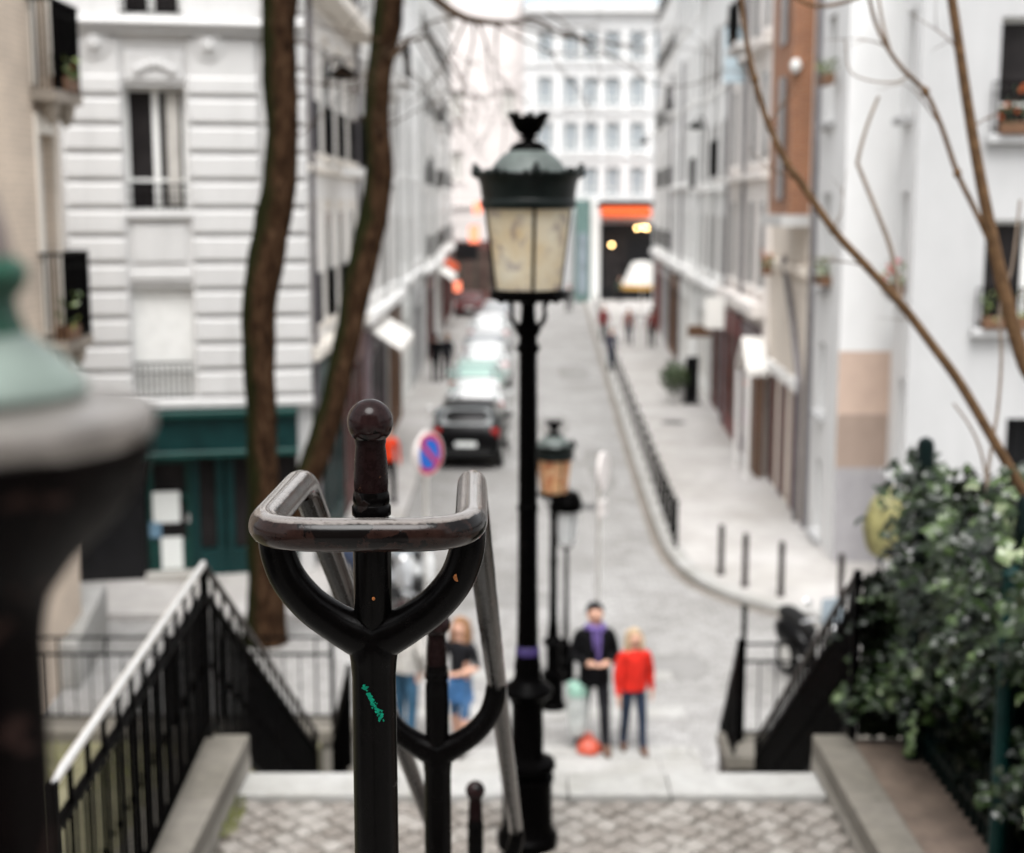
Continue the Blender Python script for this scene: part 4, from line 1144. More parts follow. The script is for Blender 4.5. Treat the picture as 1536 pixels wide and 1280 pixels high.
# --- near white building on the right with its stepped plan
def near_white():
    b = thing('apartment_building', 'large white apartment building with flower-boxed windows above the ivy', 'building', (6.3, 22.5, 0))
    u = lambda px, py: xat(px, py, 22.5) - 6.3
    z = lambda py: zat(py, 22.5)
    ws = [(u(1500, 100), u(1500, 100) + 1.2, z(200), z(25)), (u(1476, 400), u(1476, 400) + 1.4, z(490), z(330)), (u(1506, 700), u(1506, 700) + 2.6, .02, z(628)), (4.2, 5.3, z(200), z(25)), (4.2, 5.3, z(490), z(330))]
    mb = MB(); facade(mb, 9, 11.5, ws, .28); mb.quad((9, 0, 0), (9, 9, 0), (9, 9, 11.5), (9, 0, 11.5)); mb.quad((0, 0, 11.5), (9, 0, 11.5), (9, 9, 11.5), (0, 9, 11.5))
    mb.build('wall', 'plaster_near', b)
    for i, w_ in enumerate(ws):
        if i == 2:
            g_ = MB(); g_.box(w_[0], w_[1], .2, .24, .02, w_[3]); x = w_[0] + .05
            while x < w_[1]: g_.box(x, x + .05, .13, .199, .02, w_[3] - .02); x += .14
            g_.build('gate', 'shop_black', b); continue
        add_window(b, w_[0], w_[2], w_[1] - w_[0], w_[3] - w_[2], 'double', .2)
        add_guard(b, w_[0] - .12, w_[2] - .02, w_[1] - w_[0] + .2, .78 if i % 3 == 0 else .62, -.1, .1)
    for i, w_ in enumerate(ws):
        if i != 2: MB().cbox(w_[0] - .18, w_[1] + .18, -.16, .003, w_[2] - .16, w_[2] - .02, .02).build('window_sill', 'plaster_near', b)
    # wall that steps back, with slim windows seen edge on: from the corner to the rear face
    P0 = Vector((6.3, 22.5)); P1 = Vector((6.58, 24.6)); dd = P0 - P1; L = dd.length
    w2 = thing('x', '', '', (0, 0, 0)) if False else None
    mb = MB(); w_l = [(.55, 1.35, zat(172, 23.5), zat(12, 23.5)), (.55, 1.35, zat(440, 23.5), zat(288, 23.5)), (1.05, 1.75, zat(695, 24), zat(560, 24))]
    facade(mb, L, 11.5, w_l, .2); side_o = mb.build('side_wall', 'plaster_recess_lifted', b)
    side_o.location = (P1.x - 6.3, P1.y - 22.5, 0); side_o.rotation_euler = (0, 0, math.atan2(dd.y, dd.x))
    for w_ in w_l:
        fm, pm = window_mesh(w_[1] - w_[0], w_[3] - w_[2], 'double')
        for nm, me in (('window', fm), ('pane', pm)):
            o = bpy.data.objects.new(nm, me); COL.objects.link(o); o.parent = side_o; o.location = (w_[0], .16, w_[2])
    for w_ in w_l: MB().cbox(w_[0] - .12, w_[1] + .12, -.2, .003, w_[2] - .14, w_[2] - .02, .02).build('window_sill', 'plaster_near', side_o)
    # rear face with painted bands
    x5 = xat(1256, 600, 24.6); L2 = P1.x - x5
    zz = [0, zat(702, 24.6), zat(622, 24.6), zat(527, 24.6), 11.5]
    for q, mm in enumerate(('grey_stone_paint', 'taupe_paint', 'beige_paint', 'plaster_recess_lifted')):
        m_ = MB(); m_.quad((0, 0, zz[q]), (L2, 0, zz[q]), (L2, 0, zz[q + 1]), (0, 0, zz[q + 1])); o = m_.build('painted_band' if q < 3 else 'rear_wall', mm, b); o.location = (x5 - 6.3, 2.1, 0)
    # street side
    P2 = Vector((x5, 24.6)); P3 = Vector((5.78, 27.4)); dd = P2 - P3; L3 = dd.length
    w_l = [(.75, 1.6, zat(180, 26), zat(20, 26)), (.75, 1.6, zat(430, 26), zat(290, 26)), (.9, 1.5, zat(620, 26), zat(515, 26)), (.9, 1.5, .3, 1.7)]
    m_ = MB(); facade(m_, L3, 11.5, w_l, .2); so_ = m_.build('street_wall', 'plaster_recess_lifted', b); so_.location = (P3.x - 6.3, P3.y - 22.5, 0); so_.rotation_euler = (0, 0, math.atan2(dd.y, dd.x))
    for w_ in w_l:
        fm, pm = window_mesh(w_[1] - w_[0], w_[3] - w_[2], 'double')
        for nm, me in (('window', fm), ('pane', pm)):
            o = bpy.data.objects.new(nm, me); COL.objects.link(o); o.parent = so_; o.location = (w_[0], .16, w_[2])
    for w_ in w_l: MB().cbox(w_[0] - .12, w_[1] + .12, -.12, .003, w_[2] - .14, w_[2] - .02, .02).build('window_sill', 'plaster_near', so_)
    # back cover so light does not leak through the block
    m_ = MB(); m_.quad((x5 - 6.3, 2.1, 11.5), (.3, 2.1, 11.5), (5, 9, 11.5), (-.4, 9, 11.5)); m_.build('roof', 'zinc', b)
    MB().tube([(P3.x - 6.3 - .06, P3.y - 22.5 - .12, 0), (P3.x - 6.3 - .06, P3.y - 22.5 - .12, 11.5)], .055, 12).build('drainpipe', 'pipe_grey', b)
    return ws
NW = near_white()
zz = lambda py, Y: zat(py, Y)
flower_box('leafy trough on the lowest window ledge of the white apartment building', (xat(1490, 480, 22.3) + .35, 22.38, zz(490, 22.5) - .02), 0, 1.0, n=110, hgt=.42)
flower_box('trough with a small green plant on the upper window of the white apartment building', (xat(1500, 200, 22.3) + .4, 22.38, zz(200, 22.5) - .02), 0, .8, 'shrub_leaf', n=60, hgt=.6, flowers='rust_flower')
flower_box('trough with pink flowers on the middle ledge of the set-back side wall', (6.28, 23.5, zz(440, 23.5) - .02), PI / 2, .7, n=90, hgt=.4, flowers='pink_flower')
flower_box('green trough high on the slim street wall next to the brick oriel', (xat(1240, 120, 25.6) - .02, 25.6, zz(128, 25.6)), PI / 2, .6, n=80, hgt=.3)
flower_box('green trough lower on the slim street wall next to the drainpipe', (xat(1236, 410, 25.8) - .02, 25.8, zz(428, 25.8)), PI / 2, .6, n=80, hgt=.35)

# --- right row along the street (facade faces -X); u runs along -Y from the far end
FR = lambda Y: 4.72 + .038 * Y
def right_b(name, label, y0, y1, H, wall, n, w_, zs, h_, pane=None, guard=False, bands=(), surround=None, dx=0, shutters=None):
    P0 = Vector((FR(y1) + dx, y1)); P1 = Vector((FR(y0) + dx, y0)); dd = P1 - P0; L = dd.length
    return building(name, label, P0, math.atan2(dd.y, dd.x), L, 9, H, wall, grid(L, n, w_, zs, h_, pane, guard, 'flush'), bands, surround=surround, rev=.05, wd=.006, shutters=shutters)
simple('shutter_brown', (0.64, 0.60, 0.57), .6, 0, .2, 4); simple('shutter_grey', (0.45, 0.45, 0.44), .6, 0, .15, 4); simple('shutter_white', (0.72, 0.71, 0.70), .6, 0, .1, 4)
r1 = right_b('street_building', 'beige low house with a red brick oriel beside the white apartment building', 27.7, 33, 12.0, 'plaster_beige', 2, .9, (6.9, 9.6), 1.9, 'dark_pane', True, ((5.0, .2, .15),))
r2 = right_b('street_building', 'pink-grey house with brown shuttered windows behind the peaked canopy', 33, 41, 13.2, 'plaster_pinkish', 4, 1.0, (4.4, 7.4, 10.4), 2.1, 'dark_pane', False, ((3.8, .3, .35), (7.0, .16, .2), (10.0, .16, .2), (12.8, .3, .5)), dx=-.1)
r3 = right_b('street_building', 'cream white house behind the potted shrub', 41, 51, 14, 'plaster_white', 5, .95, (4.2, 7.1, 10.0), 1.9, 'brown_pane', False, ((3.7, .25, .3), (6.8, .14, .15), (13.6, .3, .5)), dx=.05)
r4 = right_b('street_building', 'tall bright house in the middle of the row with thin dark windows', 51, 63, 16, 'plaster_bright', 6, .85, (4.3, 7.2, 10.1, 13), 1.8, 'dark_pane', False, ((3.8, .3, .3), (7.0, .15, .2), (15.6, .3, .5)), surround='plaster_white', dx=-.1)
r5 = right_b('street_building', 'farthest white house of the row next to the restaurant', 63, 76, 18, 'plaster_white', 6, .9, (4.3, 7.2, 10.1, 13, 15.6), 1.8, 'curtain', True, ((3.8, .3, .3), (17.6, .3, .5)))
for b_, us_ in ((r2, (.25, 4.1)), (r3, (.3, 5.2)), (r4, (.3, 6.1)), (r5, (.4, 7.5)), (b1, (.3, 7.9)), (b2, (5.0, 9.7)), (b3, (6.2, 13.2)), (b4, (.3, 7.1)), (b5, (9.2,))):
    for u in us_: MB().tube([(u, -.1, .1), (u, -.1, 11.9)], .05, 8).build('drainpipe', 'pipe_grey' if b_ in (r2, r4, b1) else 'shutter_grey', b_)
for b_, u, z in ((r2, 1.2, 7.15), (r2, 5.2, 10.15), (r3, 3.0, 6.95), (r4, 5.0, 10.0), (b1, 2.4, 7.1), (b2, 4.2, 9.6), (b3, 7.4, 7.1), (b4, 3.0, 9.7)):
    m_ = MB(); m_.box(u, u + 2.2, -.75, -.36, z - .18, z - .03); m_.build('balcony_slab', 'plaster_grey', b_)
    add_guard(b_, u + .02, z - .03, 2.16, .95, -.7, .12)
# brick oriel on r1
def oriel():
    Y = 28.0; x0, x1 = xat(1186, 200, Y), xat(1238, 200, Y)
    zb_ = zat(322, Y)
    w0 = Vector(r1.location); inv = Matrix.Rotation(-r1.rotation_euler.z, 4, 'Z')
    def L2(p): return inv @ (Vector(p) - w0)
    m_ = MB(); v = [L2(p) for p in ((x0, Y, zb_), (x1, Y, zb_), (x1, Y + 2.2, zb_), (x0, Y + 2.2, zb_), (x0, Y, 12.2), (x1, Y, 12.2), (x1, Y + 2.2, 12.2), (x0, Y + 2.2, 12.2))]
    m_.add(v, [(0, 1, 5, 4), (1, 2, 6, 5), (2, 3, 7, 6), (3, 0, 4, 7), (4, 5, 6, 7), (3, 2, 1, 0)]); o = m_.build('brick_oriel', 'red_brick', r1)
    m_ = MB(); m_.bar(L2((x0 - .15, Y + 1.05, zb_ - .12)), L2((x1 + .05, Y + 1.05, zb_ - .12)), 2.4, .22); m_.build('oriel_corbel', 'plaster_grey', r1)
    for za, zc_ in ((zat(300, Y), zat(110, Y)), (zat(60, Y), zat(-20, Y))):
        m_ = MB(); a = L2((x0 - .02, Y + .5, za)); b_ = L2((x0 - .02, Y + 1.4, zc_))
        m_.box(min(a.x, b_.x), max(a.x, b_.x), a.y - .02, a.y + .02, za, zc_); m_.build('oriel_window', 'dark_pane', r1)
    for px, py in ((1193, 100),):
        m_ = MB(); c = L2((xat(px, py, Y) , Y - .06, zat(py, Y))); m_.ball(c, .13, 12, (.8, .8, 1.1)); m_.build('alarm_box', 'white_frame', r1)
oriel()
# facade details of r1/r2: sloping lean-to roof, doors, canopy
def inr(b, p):
    inv = Matrix.Rotation(-b.rotation_euler.z, 4, 'Z'); return inv @ (Vector(p) - Vector(b.location))
shopfront(r2, 1.0, 4.2, 3.5, 'dark_red', 'brown_pane'); shopfront(r2, 4.8, 7.6, 3.5, 'purple_grey', 'curtain')
shopfront(r3, 1.0, 5.0, 3.4, 'white_frame', 'curtain'); shopfront(r3, 6, 9.6, 3.4, 'maroon', 'brown_pane')
shopfront(r4, 1, 6, 3.5, 'wood_brown', 'brown_pane'); shopfront(r4, 7, 11, 3.5, 'white_frame', 'curtain')
shopfront(r5, 2, 7, 3.5, 'dark_red', 'dark_pane'); shopfront(r5, 8, 12, 3.5, 'grey_frame', 'brown_pane')
LR1 = (Vector((FR(27.7), 27.7)) - Vector((FR(33), 33))).length
for u in (.6, 2.1, 3.7):
    MB().box(u, u + .85, -.03, -.004, .15, 2.6).build('door', 'maroon', r1)
    MB().cbox(u - .15, u + 1.05, -.12, -.004, 2.65, 2.9, .02).build('door_hood', 'plaster_white', r1)
MB().tube([(LR1 - 2.6, -.12, 5.3), (LR1 - 1.2, -.10, 4.0), (LR1 - .2, -.1, 2.9), (LR1 - .2, -.1, .1)], .06, 10).build('drainpipe', 'pipe_grey', r1)
def canopy():
    Y = 33.2; p = at(1110, 545, Y=Y); xw = FR(Y) - .1
    t = thing('porch', 'white peaked porch canopy over a doorway with coloured lights', 'porch', (xw, Y, .12))
    w_ = .8; d_ = .5; z0 = zat(550, Y) - .12; z1 = zat(505, Y) - .12
    m_ = MB()
    m_.add([(-d_, -w_, z0), (-d_, 0, z1), (-d_, w_, z0), (0, -w_, z0), (0, 0, z1), (0, w_, z0), (-d_, -w_, z0 - .14), (-d_, 0, z1 - .16), (-d_, w_, z0 - .14), (0, -w_, z0 - .14), (0, 0, z1 - .16), (0, w_, z0 - .14)],
           [(0, 1, 4, 3), (1, 2, 5, 4), (6, 9, 10, 7), (7, 10, 11, 8), (0, 6, 7, 1), (1, 7, 8, 2), (0, 3, 9, 6), (2, 8, 11, 5)])
    m_.build('canopy', 'white_cloth', t)
    MB().box(-d_, -d_ + .1, -w_, -w_ + .1, 0, z0 - .14).build('porch_post', 'plaster_white', t); MB().box(-d_, -d_ + .1, w_ - .1, w_, 0, z0 - .14).build('porch_post', 'plaster_white', t)
    MB().box(-.2, -.102, -w_ + .05, w_ - .05, 0, z0 - .1).build('door', 'wood_brown', t)
    for k, (zz_, mm) in enumerate(((z0 - .35, 'red_neon'), (z0 - 1.05, 'pink_neon'), (z0 - 1.25, 'pink_neon'))):
        MB().ball((-.4, -.35, zz_), .06, 10).build('coloured_light', mm, t)
canopy()
flower_box('hanging trough over the pavement before the beige low house', (at(1150, 405, Y=29.0).x, 29.0, zat(412, 29)), 1.4, .6, n=50, hgt=.25, flowers='rust_flower')
for lb, px, py, Y, s_ in (('white rounded sign board on a bracket above the red shop door', 1072, 470, 36.5, (.5, .8)), ('dark brown sign board hanging on the cream white house', 1049, 497, 43, (.7, .35)), ('small orange-red lit sign on the tall bright house', 1037, 384, 55, (.35, .4))):
    p = at(px, py, Y=Y); sign('shop_sign', lb, (FR(Y) - .08, Y, p.z), s_, 'white_cloth' if 'white r' in lb else ('wood_brown' if 'brown' in lb else 'red_neon'), 0, FR(Y) - .08 - p.x, -1)
# pale blue banner
p = at(1094, 95, Y=38); t = thing('banner', 'pale blue banner hanging from the pink-grey house', 'banner', (FR(38) - .1, 38, p.z))
MB().box(p.x - FR(38) - .05, 0, -.02, .02, -.5, .9).build('cloth', simple('pale_blue', (.55, .66, .72), .7), t); MB().bar((0, 0, .93), (p.x - FR(38) - .1, 0, .93), .04).build('pole', 'iron', t)

# ------------------------------------------------------------------ trees
def twigs(mb, p, d_, L, r, depth):
    n_ = 4; pts = [p]; q = Vector(p); dd = Vector(d_).normalized()
    for i in range(n_):
        dd = (dd + Vector((random.gauss(0, .18), random.gauss(0, .18), random.gauss(0, .16)))).normalized(); q = q + dd * L / n_; pts.append(q.copy())
    mb.tube(pts, [r * (1 - .18 * i) for i in range(n_ + 1)], 5, caps=False)
    if depth > 0:
        for k in range(random.choice((2, 3))):
            i = random.randint(1, n_); nd = (dd + Vector((random.gauss(0, .6), random.gauss(0, .6), random.gauss(0, .55)))).normalized()
            twigs(mb, pts[i], nd, L * random.uniform(.5, .8), r * .5, depth - 1)
YT = 20.3
tb_ = at(398, 962, Y=YT); T = thing('forked_tree', 'dark bare tree forking into two bent mossy trunks before the corner building', 'tree', (tb_.x, YT, 0))
def T_(px, py, Y=YT): return at(px, py, Y=Y) - Vector((tb_.x, YT, 0))
pts = [Vector((0, 0, -.1))] + [T_(*p) for p in ((399, 900), (396, 800), (394, 700), (391, 600), (388, 520), (391, 440), (402, 370), (417, 290), (423, 200), (419, 100), (420, 0), (428, -120), (436, -300))]
rad = [.36, .28, .24, .225, .225, .235, .26, .255, .235, .225, .24, .25, .235, .21]
m_ = MB(); m_.tube(smooth(pts, 12), interp(rad, 12), 28); 
pts2 = [T_(*p) for p in ((402, 890), (428, 800), (462, 715), (488, 640), (507, 560), (523, 480), (540, 400), (557, 320), (565, 240), (560, 170), (565, 100), (577, 20), (582, -80), (575, -260))]
pts2 = [Vector((p.x, p.y + min(.5, .05 * i), p.z)) for i, p in enumerate(pts2)]
rad2 = [.16, .18, .185, .19, .195, .205, .22, .215, .19, .17, .175, .205, .20, .17]
m_.tube(smooth(pts2, 12), interp(rad2, 12), 28); m2_ = MB(); m2_.f, m2_.m, m2_.sm = m_.f, m_.m, m_.sm
for q in m_.v:
    p_ = Vector(q); dz = Vector((p_.x * 5, p_.y * 5, p_.z * 1.1))
    k_ = mnoise.fractal(dz, 1.0, 2.1, 4); k2_ = mnoise.noise(Vector((p_.x * 14, p_.y * 14, p_.z * 3)))
    m2_.v.append(tuple(p_ + Vector((mnoise.noise(p_ * 2.3) * .5 + k_ * .5, mnoise.noise(p_ * 2.3 + Vector((9, 3, 1))) * .5 + k2_ * .5, 0)) * .045))
m2_.build('trunk', 'mossy_bark', T, sharp=70)
br = MB()
q = [T_(582, -60), T_(625, -30), T_(655, 0), T_(690, 24), T_(720, 32), T_(760, 34), T_(800, 26)]
br.tube(smooth(q, 4), interp([.09, .075, .06, .055, .05, .03, .02], 4), 8)
random.seed(5)
for (px, py), dr_ in (((700, 27), (-.3, .1, -1)), ((715, 30), (.5, .1, -1)), ((735, 33), (.9, 0, -.8)), ((760, 34), (1, 0, -.5)), ((690, 24), (-1, 0, -.7)), ((780, 30), (1, 0, -.2)), ((710, 30), (.1, 0, -1)), ((800, 26), (1, 0, -.6))):
    twigs(br, T_(px, py), dr_, random.uniform(1.1, 2.0), .02, 3)
q = [T_(585, 88), T_(612, 62), T_(640, 55)]
br.tube(q, [.05, .03, .02], 7)
for (px, py), dr_ in (((600, 70), (.3, -.2, -1)), ((640, 55), (1, 0, -.5)), ((625, 60), (.4, 0, -.9)), ((440, 120), (1, -.3, -.1)), ((430, 60), (1, -.3, .1)), ((572, 60), (-1, -.3, -.2)), ((560, 200), (1, -.4, .5)), ((430, 210), (1, -.3, .5)), ((820, 20), (1, 0, -.5)), ((745, 33), (.2, 0, -1))):
    twigs(br, T_(px, py), dr_, random.uniform(.8, 1.5), .016, 3)
br.build('branch', 'bark', T)
# thin bare tree by the ivy fence
YB = 6.9; rb = at(1590, 1000, Y=YB); TB = thing('bare_tree', 'thin leafless brown branches reaching across the white apartment building', 'tree', (rb.x, YB, 2.98))
def B_(px, py, Y=YB): return at(px, py, Y=Y) - Vector((rb.x, YB, 2.98))
m_ = MB(); m_.tube(smooth([Vector((0, 0, 0)), B_(1596, 900), B_(1590, 800), B_(1560, 600), B_(1536, 545), B_(1512, 460), B_(1490, 365), B_(1470, 265), B_(1452, 160), B_(1437, 60), B_(1425, -20), B_(1405, -160)], 4), interp([.05, .044, .040, .037, .035, .033, .030, .027, .025, .023, .022, .018], 4), 10)
m_.build('trunk', 'twig_bark', TB)
def branch(pts, r0, r1, mat='twig_bark', Y=YB):
    k = len(pts); m_ = MB(); m_.tube(smooth([B_(px, py, Y) for px, py in pts], 4), interp([r0 + (r1 - r0) * i / (k - 1) for i in range(k)], 4), 8); m_.build('branch', mat, TB)
branch(((1590, 820), (1540, 745), (1490, 660), (1440, 575), (1400, 520), (1356, 462), (1300, 400), (1250, 345), (1200, 272), (1180, 245), (1152, 185), (1132, 120), (1118, 50), (1110, -30)), .028, .011)
branch(((1352, 458), (1345, 420), (1335, 370), (1312, 310), (1290, 255), (1287, 240), (1300, 190), (1318, 145)), .013, .007, 'thin_twig')
branch(((1512, 440), (1487, 370), (1460, 310), (1436, 260), (1412, 190), (1388, 138), (1355, 105), (1330, 70), (1312, 30), (1300, -20)), .015, .008)
branch(((1336, 80), (1325, 40), (1318, 0), (1312, -40)), .008, .006, 'thin_twig', YB)
branch(((1362, 115), (1340, 124), (1300, 120), (1274, 105), (1268, 60)), .005, .003, 'thin_twig')
branch(((1190, -6), (1215, 8), (1250, 8), (1290, -4)), .008, .008)
branch(((1480, 770), (1483, 700), (1496, 620), (1502, 540), (1500, 460), (1518, 400), (1530, 300)), .010, .006, 'thin_twig')
branch(((1482, 735), (1472, 680), (1455, 640), (1430, 605)), .008, .005, 'thin_twig')
random.seed(21)
for (px, py), dr_ in (((1490, 660), (-.3, .2, 1)), ((1400, 520), (-.6, 0, .9)), ((1250, 345), (.5, .1, 1)), ((1200, 272), (-.9, 0, .3)), ((1152, 185), (.7, 0, 1)), ((1132, 120), (-.8, 0, .6)), ((1460, 190), (.9, 0, .7)), ((1440, 80), (-.6, 0, 1)), ((1512, 460), (.9, -.2, 1)), ((1412, 190), (-.8, 0, .8)), ((1300, 400), (-.9, .2, .1)), ((1330, 70), (-.9, 0, .5))):
    m_ = MB(); twigs(m_, B_(px, py), dr_, random.uniform(.12, .34), .0045, 1); m_.build('twig', 'twig_bark', TB)
for (px, py) in ((1356, 462), (1250, 345), (1180, 245), (1490, 365), (1452, 160), (1436, 260), (1388, 138), (1300, 400), (1440, 575), (1132, 120)): MB().ball(B_(px, py), .021, 8, (1, 1, 1.2)).build('knot', 'twig_bark', TB)

# ------------------------------------------------------------------ ivy on its fence
FX = 2.52
IF = thing('garden_fence', 'dark green barred fence overgrown with ivy beside the earthy path', 'fence', (FX, 4.6, 3.045))
bb = MB(); y = 4.6
while y < 8.6: bb.bar((0, y - 4.6, 0), (0, y - 4.6, 1.62), .03); y += .11
bb.box(.05, .07, 0, 4.0, .02, 1.45); bb.bar((0, 0, 1.5), (0, 4.0, 1.5), .04); bb.bar((0, 0, .15), (0, 4.0, .15), .04)  # thin dark backing sheet replaces the shade behind the bars
simple('fence_green', (0.002, 0.007, 0.0065), .4, 0, .3, 5, .1); bb.build('bars', 'fence_green', IF)
for y in (4.7, 6.62, 8.3):
    m_ = MB(); m_.lathe([(.05, 0), (.05, 1.80), (.056, 1.81), (.056, 1.84), (.05, 1.86), (.052, 1.94), (.04, 1.98), (.0001, 2.0)], (-.07, y - 4.6, 0), 14); m_.build('post', 'fence_green', IF)
pf = at(1510, 1000, Y=6.5); m_ = MB(); m_.lathe([(.042, 0), (.042, zat(865, 6.5) - 3.045), (.05, zat(862, 6.5) - 3.045), (.03, zat(850, 6.5) - 3.045)], (pf.x - FX, 6.5 - 4.6, 0), 14)
m_.build('post', simple('post_green', (0.003, 0.020, 0.018), .35, 0, .3, 5, .15), IF)
IV = MB(); random.seed(9)
clumps = []
def ivy_top(y): return 4.80 + .05 * math.sin(y * 3.3) - .05 * math.sin(y * 7.1)
for i in range(100):
    y = random.uniform(4.8, 8.6); t_ = random.random() ** .75
    zb_ = 3.28 if y > 8.15 else (3.55 if y > 7.7 else (3.95 + .12 * math.sin(y * 9) if y > 6.35 else 3.2))
    z = zb_ + (ivy_top(y) - zb_) * t_; x = FX - .06 - random.random() * .19
    clumps.append((Vector((x, y, z)), random.uniform(.07, .17)))
for i in range(20): clumps.append((Vector((FX + random.uniform(-.12, .5), random.uniform(5.6, 8.5), random.uniform(4.62, 4.84))), .12))
for i in range(10): clumps.append((Vector((random.uniform(2.10, 2.4), random.uniform(8.35, 8.7), random.uniform(3.15, 3.5))), .09))
for i in range(13): clumps.append((Vector((random.uniform(2.24, 2.5), random.uniform(8.4, 8.7), random.uniform(3.3, 4.15))), .11))
for c, r_ in clumps:
    dn = Vector((random.gauss(-.5, .25), random.gauss(-.5, .25), random.uniform(.5, 1)))
    for k in range(int(13 * (r_ / .12) ** 1.4)):
        p = c + Vector((random.gauss(0, .55), random.gauss(0, .7), random.gauss(0, .55))) * r_
        leaf(IV, p, random.uniform(.030, .058), dn, True)
for i in range(38):
    yq = random.uniform(4.9, 8.5); p = Vector((FX - .14, yq, random.uniform(4.15 if 6.35 < yq < 7.7 else 3.6, 4.8))); d_ = Vector((random.uniform(-.5, -.05), random.uniform(-.6, .3), random.uniform(-.9, .6))).normalized()
    for k in range(random.randint(6, 12)):
        p = p + d_ * .045; d_ = (d_ + Vector((.03, 0, -.07))).normalized(); leaf(IV, p + Vector((random.gauss(0, .015), random.gauss(0, .015), 0)), random.uniform(.02, .042), Vector((-.4, -.5, .8)), True)
o = IV.build('ivy', 'ivy_leaf'); tag(o, 'ivy sprays with sky highlights painted as pale leaves over the dark green fence', 'ivy')
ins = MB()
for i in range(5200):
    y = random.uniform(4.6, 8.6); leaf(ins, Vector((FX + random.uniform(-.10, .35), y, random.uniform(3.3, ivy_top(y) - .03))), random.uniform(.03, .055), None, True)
leafmat('shaded_inner_leaf', (.002, .003, .0015), (.005, .007, .003), (.012, .017, .007)); M['shaded_inner_leaf'].node_tree.nodes['Principled BSDF'].inputs['Specular IOR Level'].default_value = .08  # nearly black leaves: the shade between them is in the colour
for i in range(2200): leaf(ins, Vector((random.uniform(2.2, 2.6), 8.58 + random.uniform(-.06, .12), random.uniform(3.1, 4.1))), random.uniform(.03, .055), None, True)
o = ins.build('ivy', 'shaded_inner_leaf'); tag(o, 'inner ivy leaves painted dark as the shaded gaps behind the pale sprays', 'ivy')
random.seed(33)

# ------------------------------------------------------------------ unseen house added behind the camera to darken reflections, and its paving
hb_ = building('added_unseen_house', 'unseen stone house added behind the camera to darken reflections', (9.0, -6.5), PI, 18.0, 8, 14, 'wall_stone', grid(18, 5, 1.1, (6.2, 9.2), 2.0, 'dark_pane'))
sq = MB(); sq.box(-20, 20, -16, -3.0, 4.6, 4.915); struct(sq.build('square_paving', 'granite'))
# ironwork and repairs in the road
for lb, px, py, r in (('round iron cover in the road beyond the man in black', 905, 985, .32), ('round iron cover in the pavement near the potted shrub', 1010, 634, .36), ('round iron cover in the road beside the white kerb curve', 880, 760, .33)):
    p = at(px, py, z=.01 if px != 1010 else .13); z0 = .004 if px != 1010 else .129
    t = thing('manhole_cover', lb, 'manhole cover', (p.x, p.y, z0)); MB().lathe([(r, 0), (r, .006), (r - .03, .008), (r - .035, .004), (.0001, .005)], n=28).build('lid', 'iron_lid', t)
pt_ = MB()
for px, py, w_, l_, k in ((830, 640, .9, 3.2, 0), (900, 700, .6, 6, 1), (690, 800, 1.4, 2.0, 2), (1000, 1000, 1.1, 1.2, 3), (760, 900, 1.6, 1.1, 4), (860, 560, 1.2, 5, 5)):
    p = at(px, py, z=0); a = random.uniform(-.1, .1); ring_ = []
    for q in range(20):
        an = 2 * PI * q / 20; cx_, sy_ = math.cos(an), math.sin(an); m__ = max(abs(cx_), abs(sy_)) ** .8
        ring_.append((p.x + cx_ / m__ * w_ / 2 + random.gauss(0, .03), p.y + sy_ / m__ * l_ / 2 + random.gauss(0, .05), .004))
    pt_.add(ring_, [tuple(range(20))])
struct(pt_.build('road', 'road_repair'))
# ------------------------------------------------------------------ street furniture
def road_sign(label, px, py, Y, dia, rotz, face=True):
    simple('sign_pink', (.62, .40, .40), .4, 0, .05)
    c = at(px, py, Y=Y); t = thing('road_sign', label, 'road sign', (c.x, Y + .05, 0), rotz)
    MB().tube([(0, .05, 0), (0, .05, c.z + dia * .45)], .03, 12).build('pole', 'steel', t)
    MB().disc((0, 0, c.z), (0, 1, 0), dia / 2, .03, 40).build('sign_plate', simple('sign_white', (.62, .58, .56), .4, 0, .05), t)
    if face:
        MB().disc((0, -.0175, c.z), (0, 1, 0), dia / 2 * .93, .004, 40).build('sign_border', simple('sign_red', (.42, .02, .06), .35, 0, .08), t)
        MB().disc((0, -.0215, c.z), (0, 1, 0), dia / 2 * .70, .004, 40).build('sign_field', simple('sign_blue', (.012, .10, .42), .35, 0, .08), t)
        r = dia / 2 * .71; a = PI / 4; w_ = .035
        m_ = MB(); m_.bar((-r * math.cos(a), -.0262, c.z + r * math.sin(a)), (r * math.cos(a), -.0262, c.z - r * math.sin(a)), .004, dia * .11); m_.build('sign_slash', 'sign_red', t)
    return t
ns_ = road_sign('round blue no-parking sign with red border and slash', 642, 682, 19.5, .62, .92)
MB().disc((.03, .055, at(642, 682, Y=19.5).z), (-.28, 1, 0), .335, .02, 40).build('rear_plate', 'sign_white', ns_)
sg = road_sign('round sign seen edge-on with bright white back behind the man in black', 905, 708, 18.2, .52, 1.25, False)
MB().box(-.14, .14, -.02, .02, zat(775, 18.2), zat(752, 18.2)).build('lower_plate', 'sign_white', sg)
def bollard(label, px, pyt, pyb):
    p = at(px, pyb, z=.125); h = zat(pyt, p.y) - .125
    t = thing('bollard', label, 'bollard', (p.x, p.y, .125), 0, 'bollards on the curved pavement corner')
    MB().lathe([(.07, 0), (.07, .03), (.053, .05), (.050, h * .8)], n=14).build('shaft', 'bollard_iron', t)
    MB().lathe([(.050, h * .8), (.058, h * .81), (.058, h * .84), (.051, h * .86), (.051, h * .97), (.03, h), (.0001, h + .005)], n=14).build('cap', 'bollard_iron', t)
bollard('brown-black bollard nearest the end of the kerb railing', 1081, 787, 862); bollard('brown-black bollard in the middle of the row of three', 1117, 800, 880)
bollard('brown-black bollard third from the end of the kerb railing', 1171, 812, 894); bollard('brown-black bollard beside the yellow rubbish bag', 1260, 830, 908)
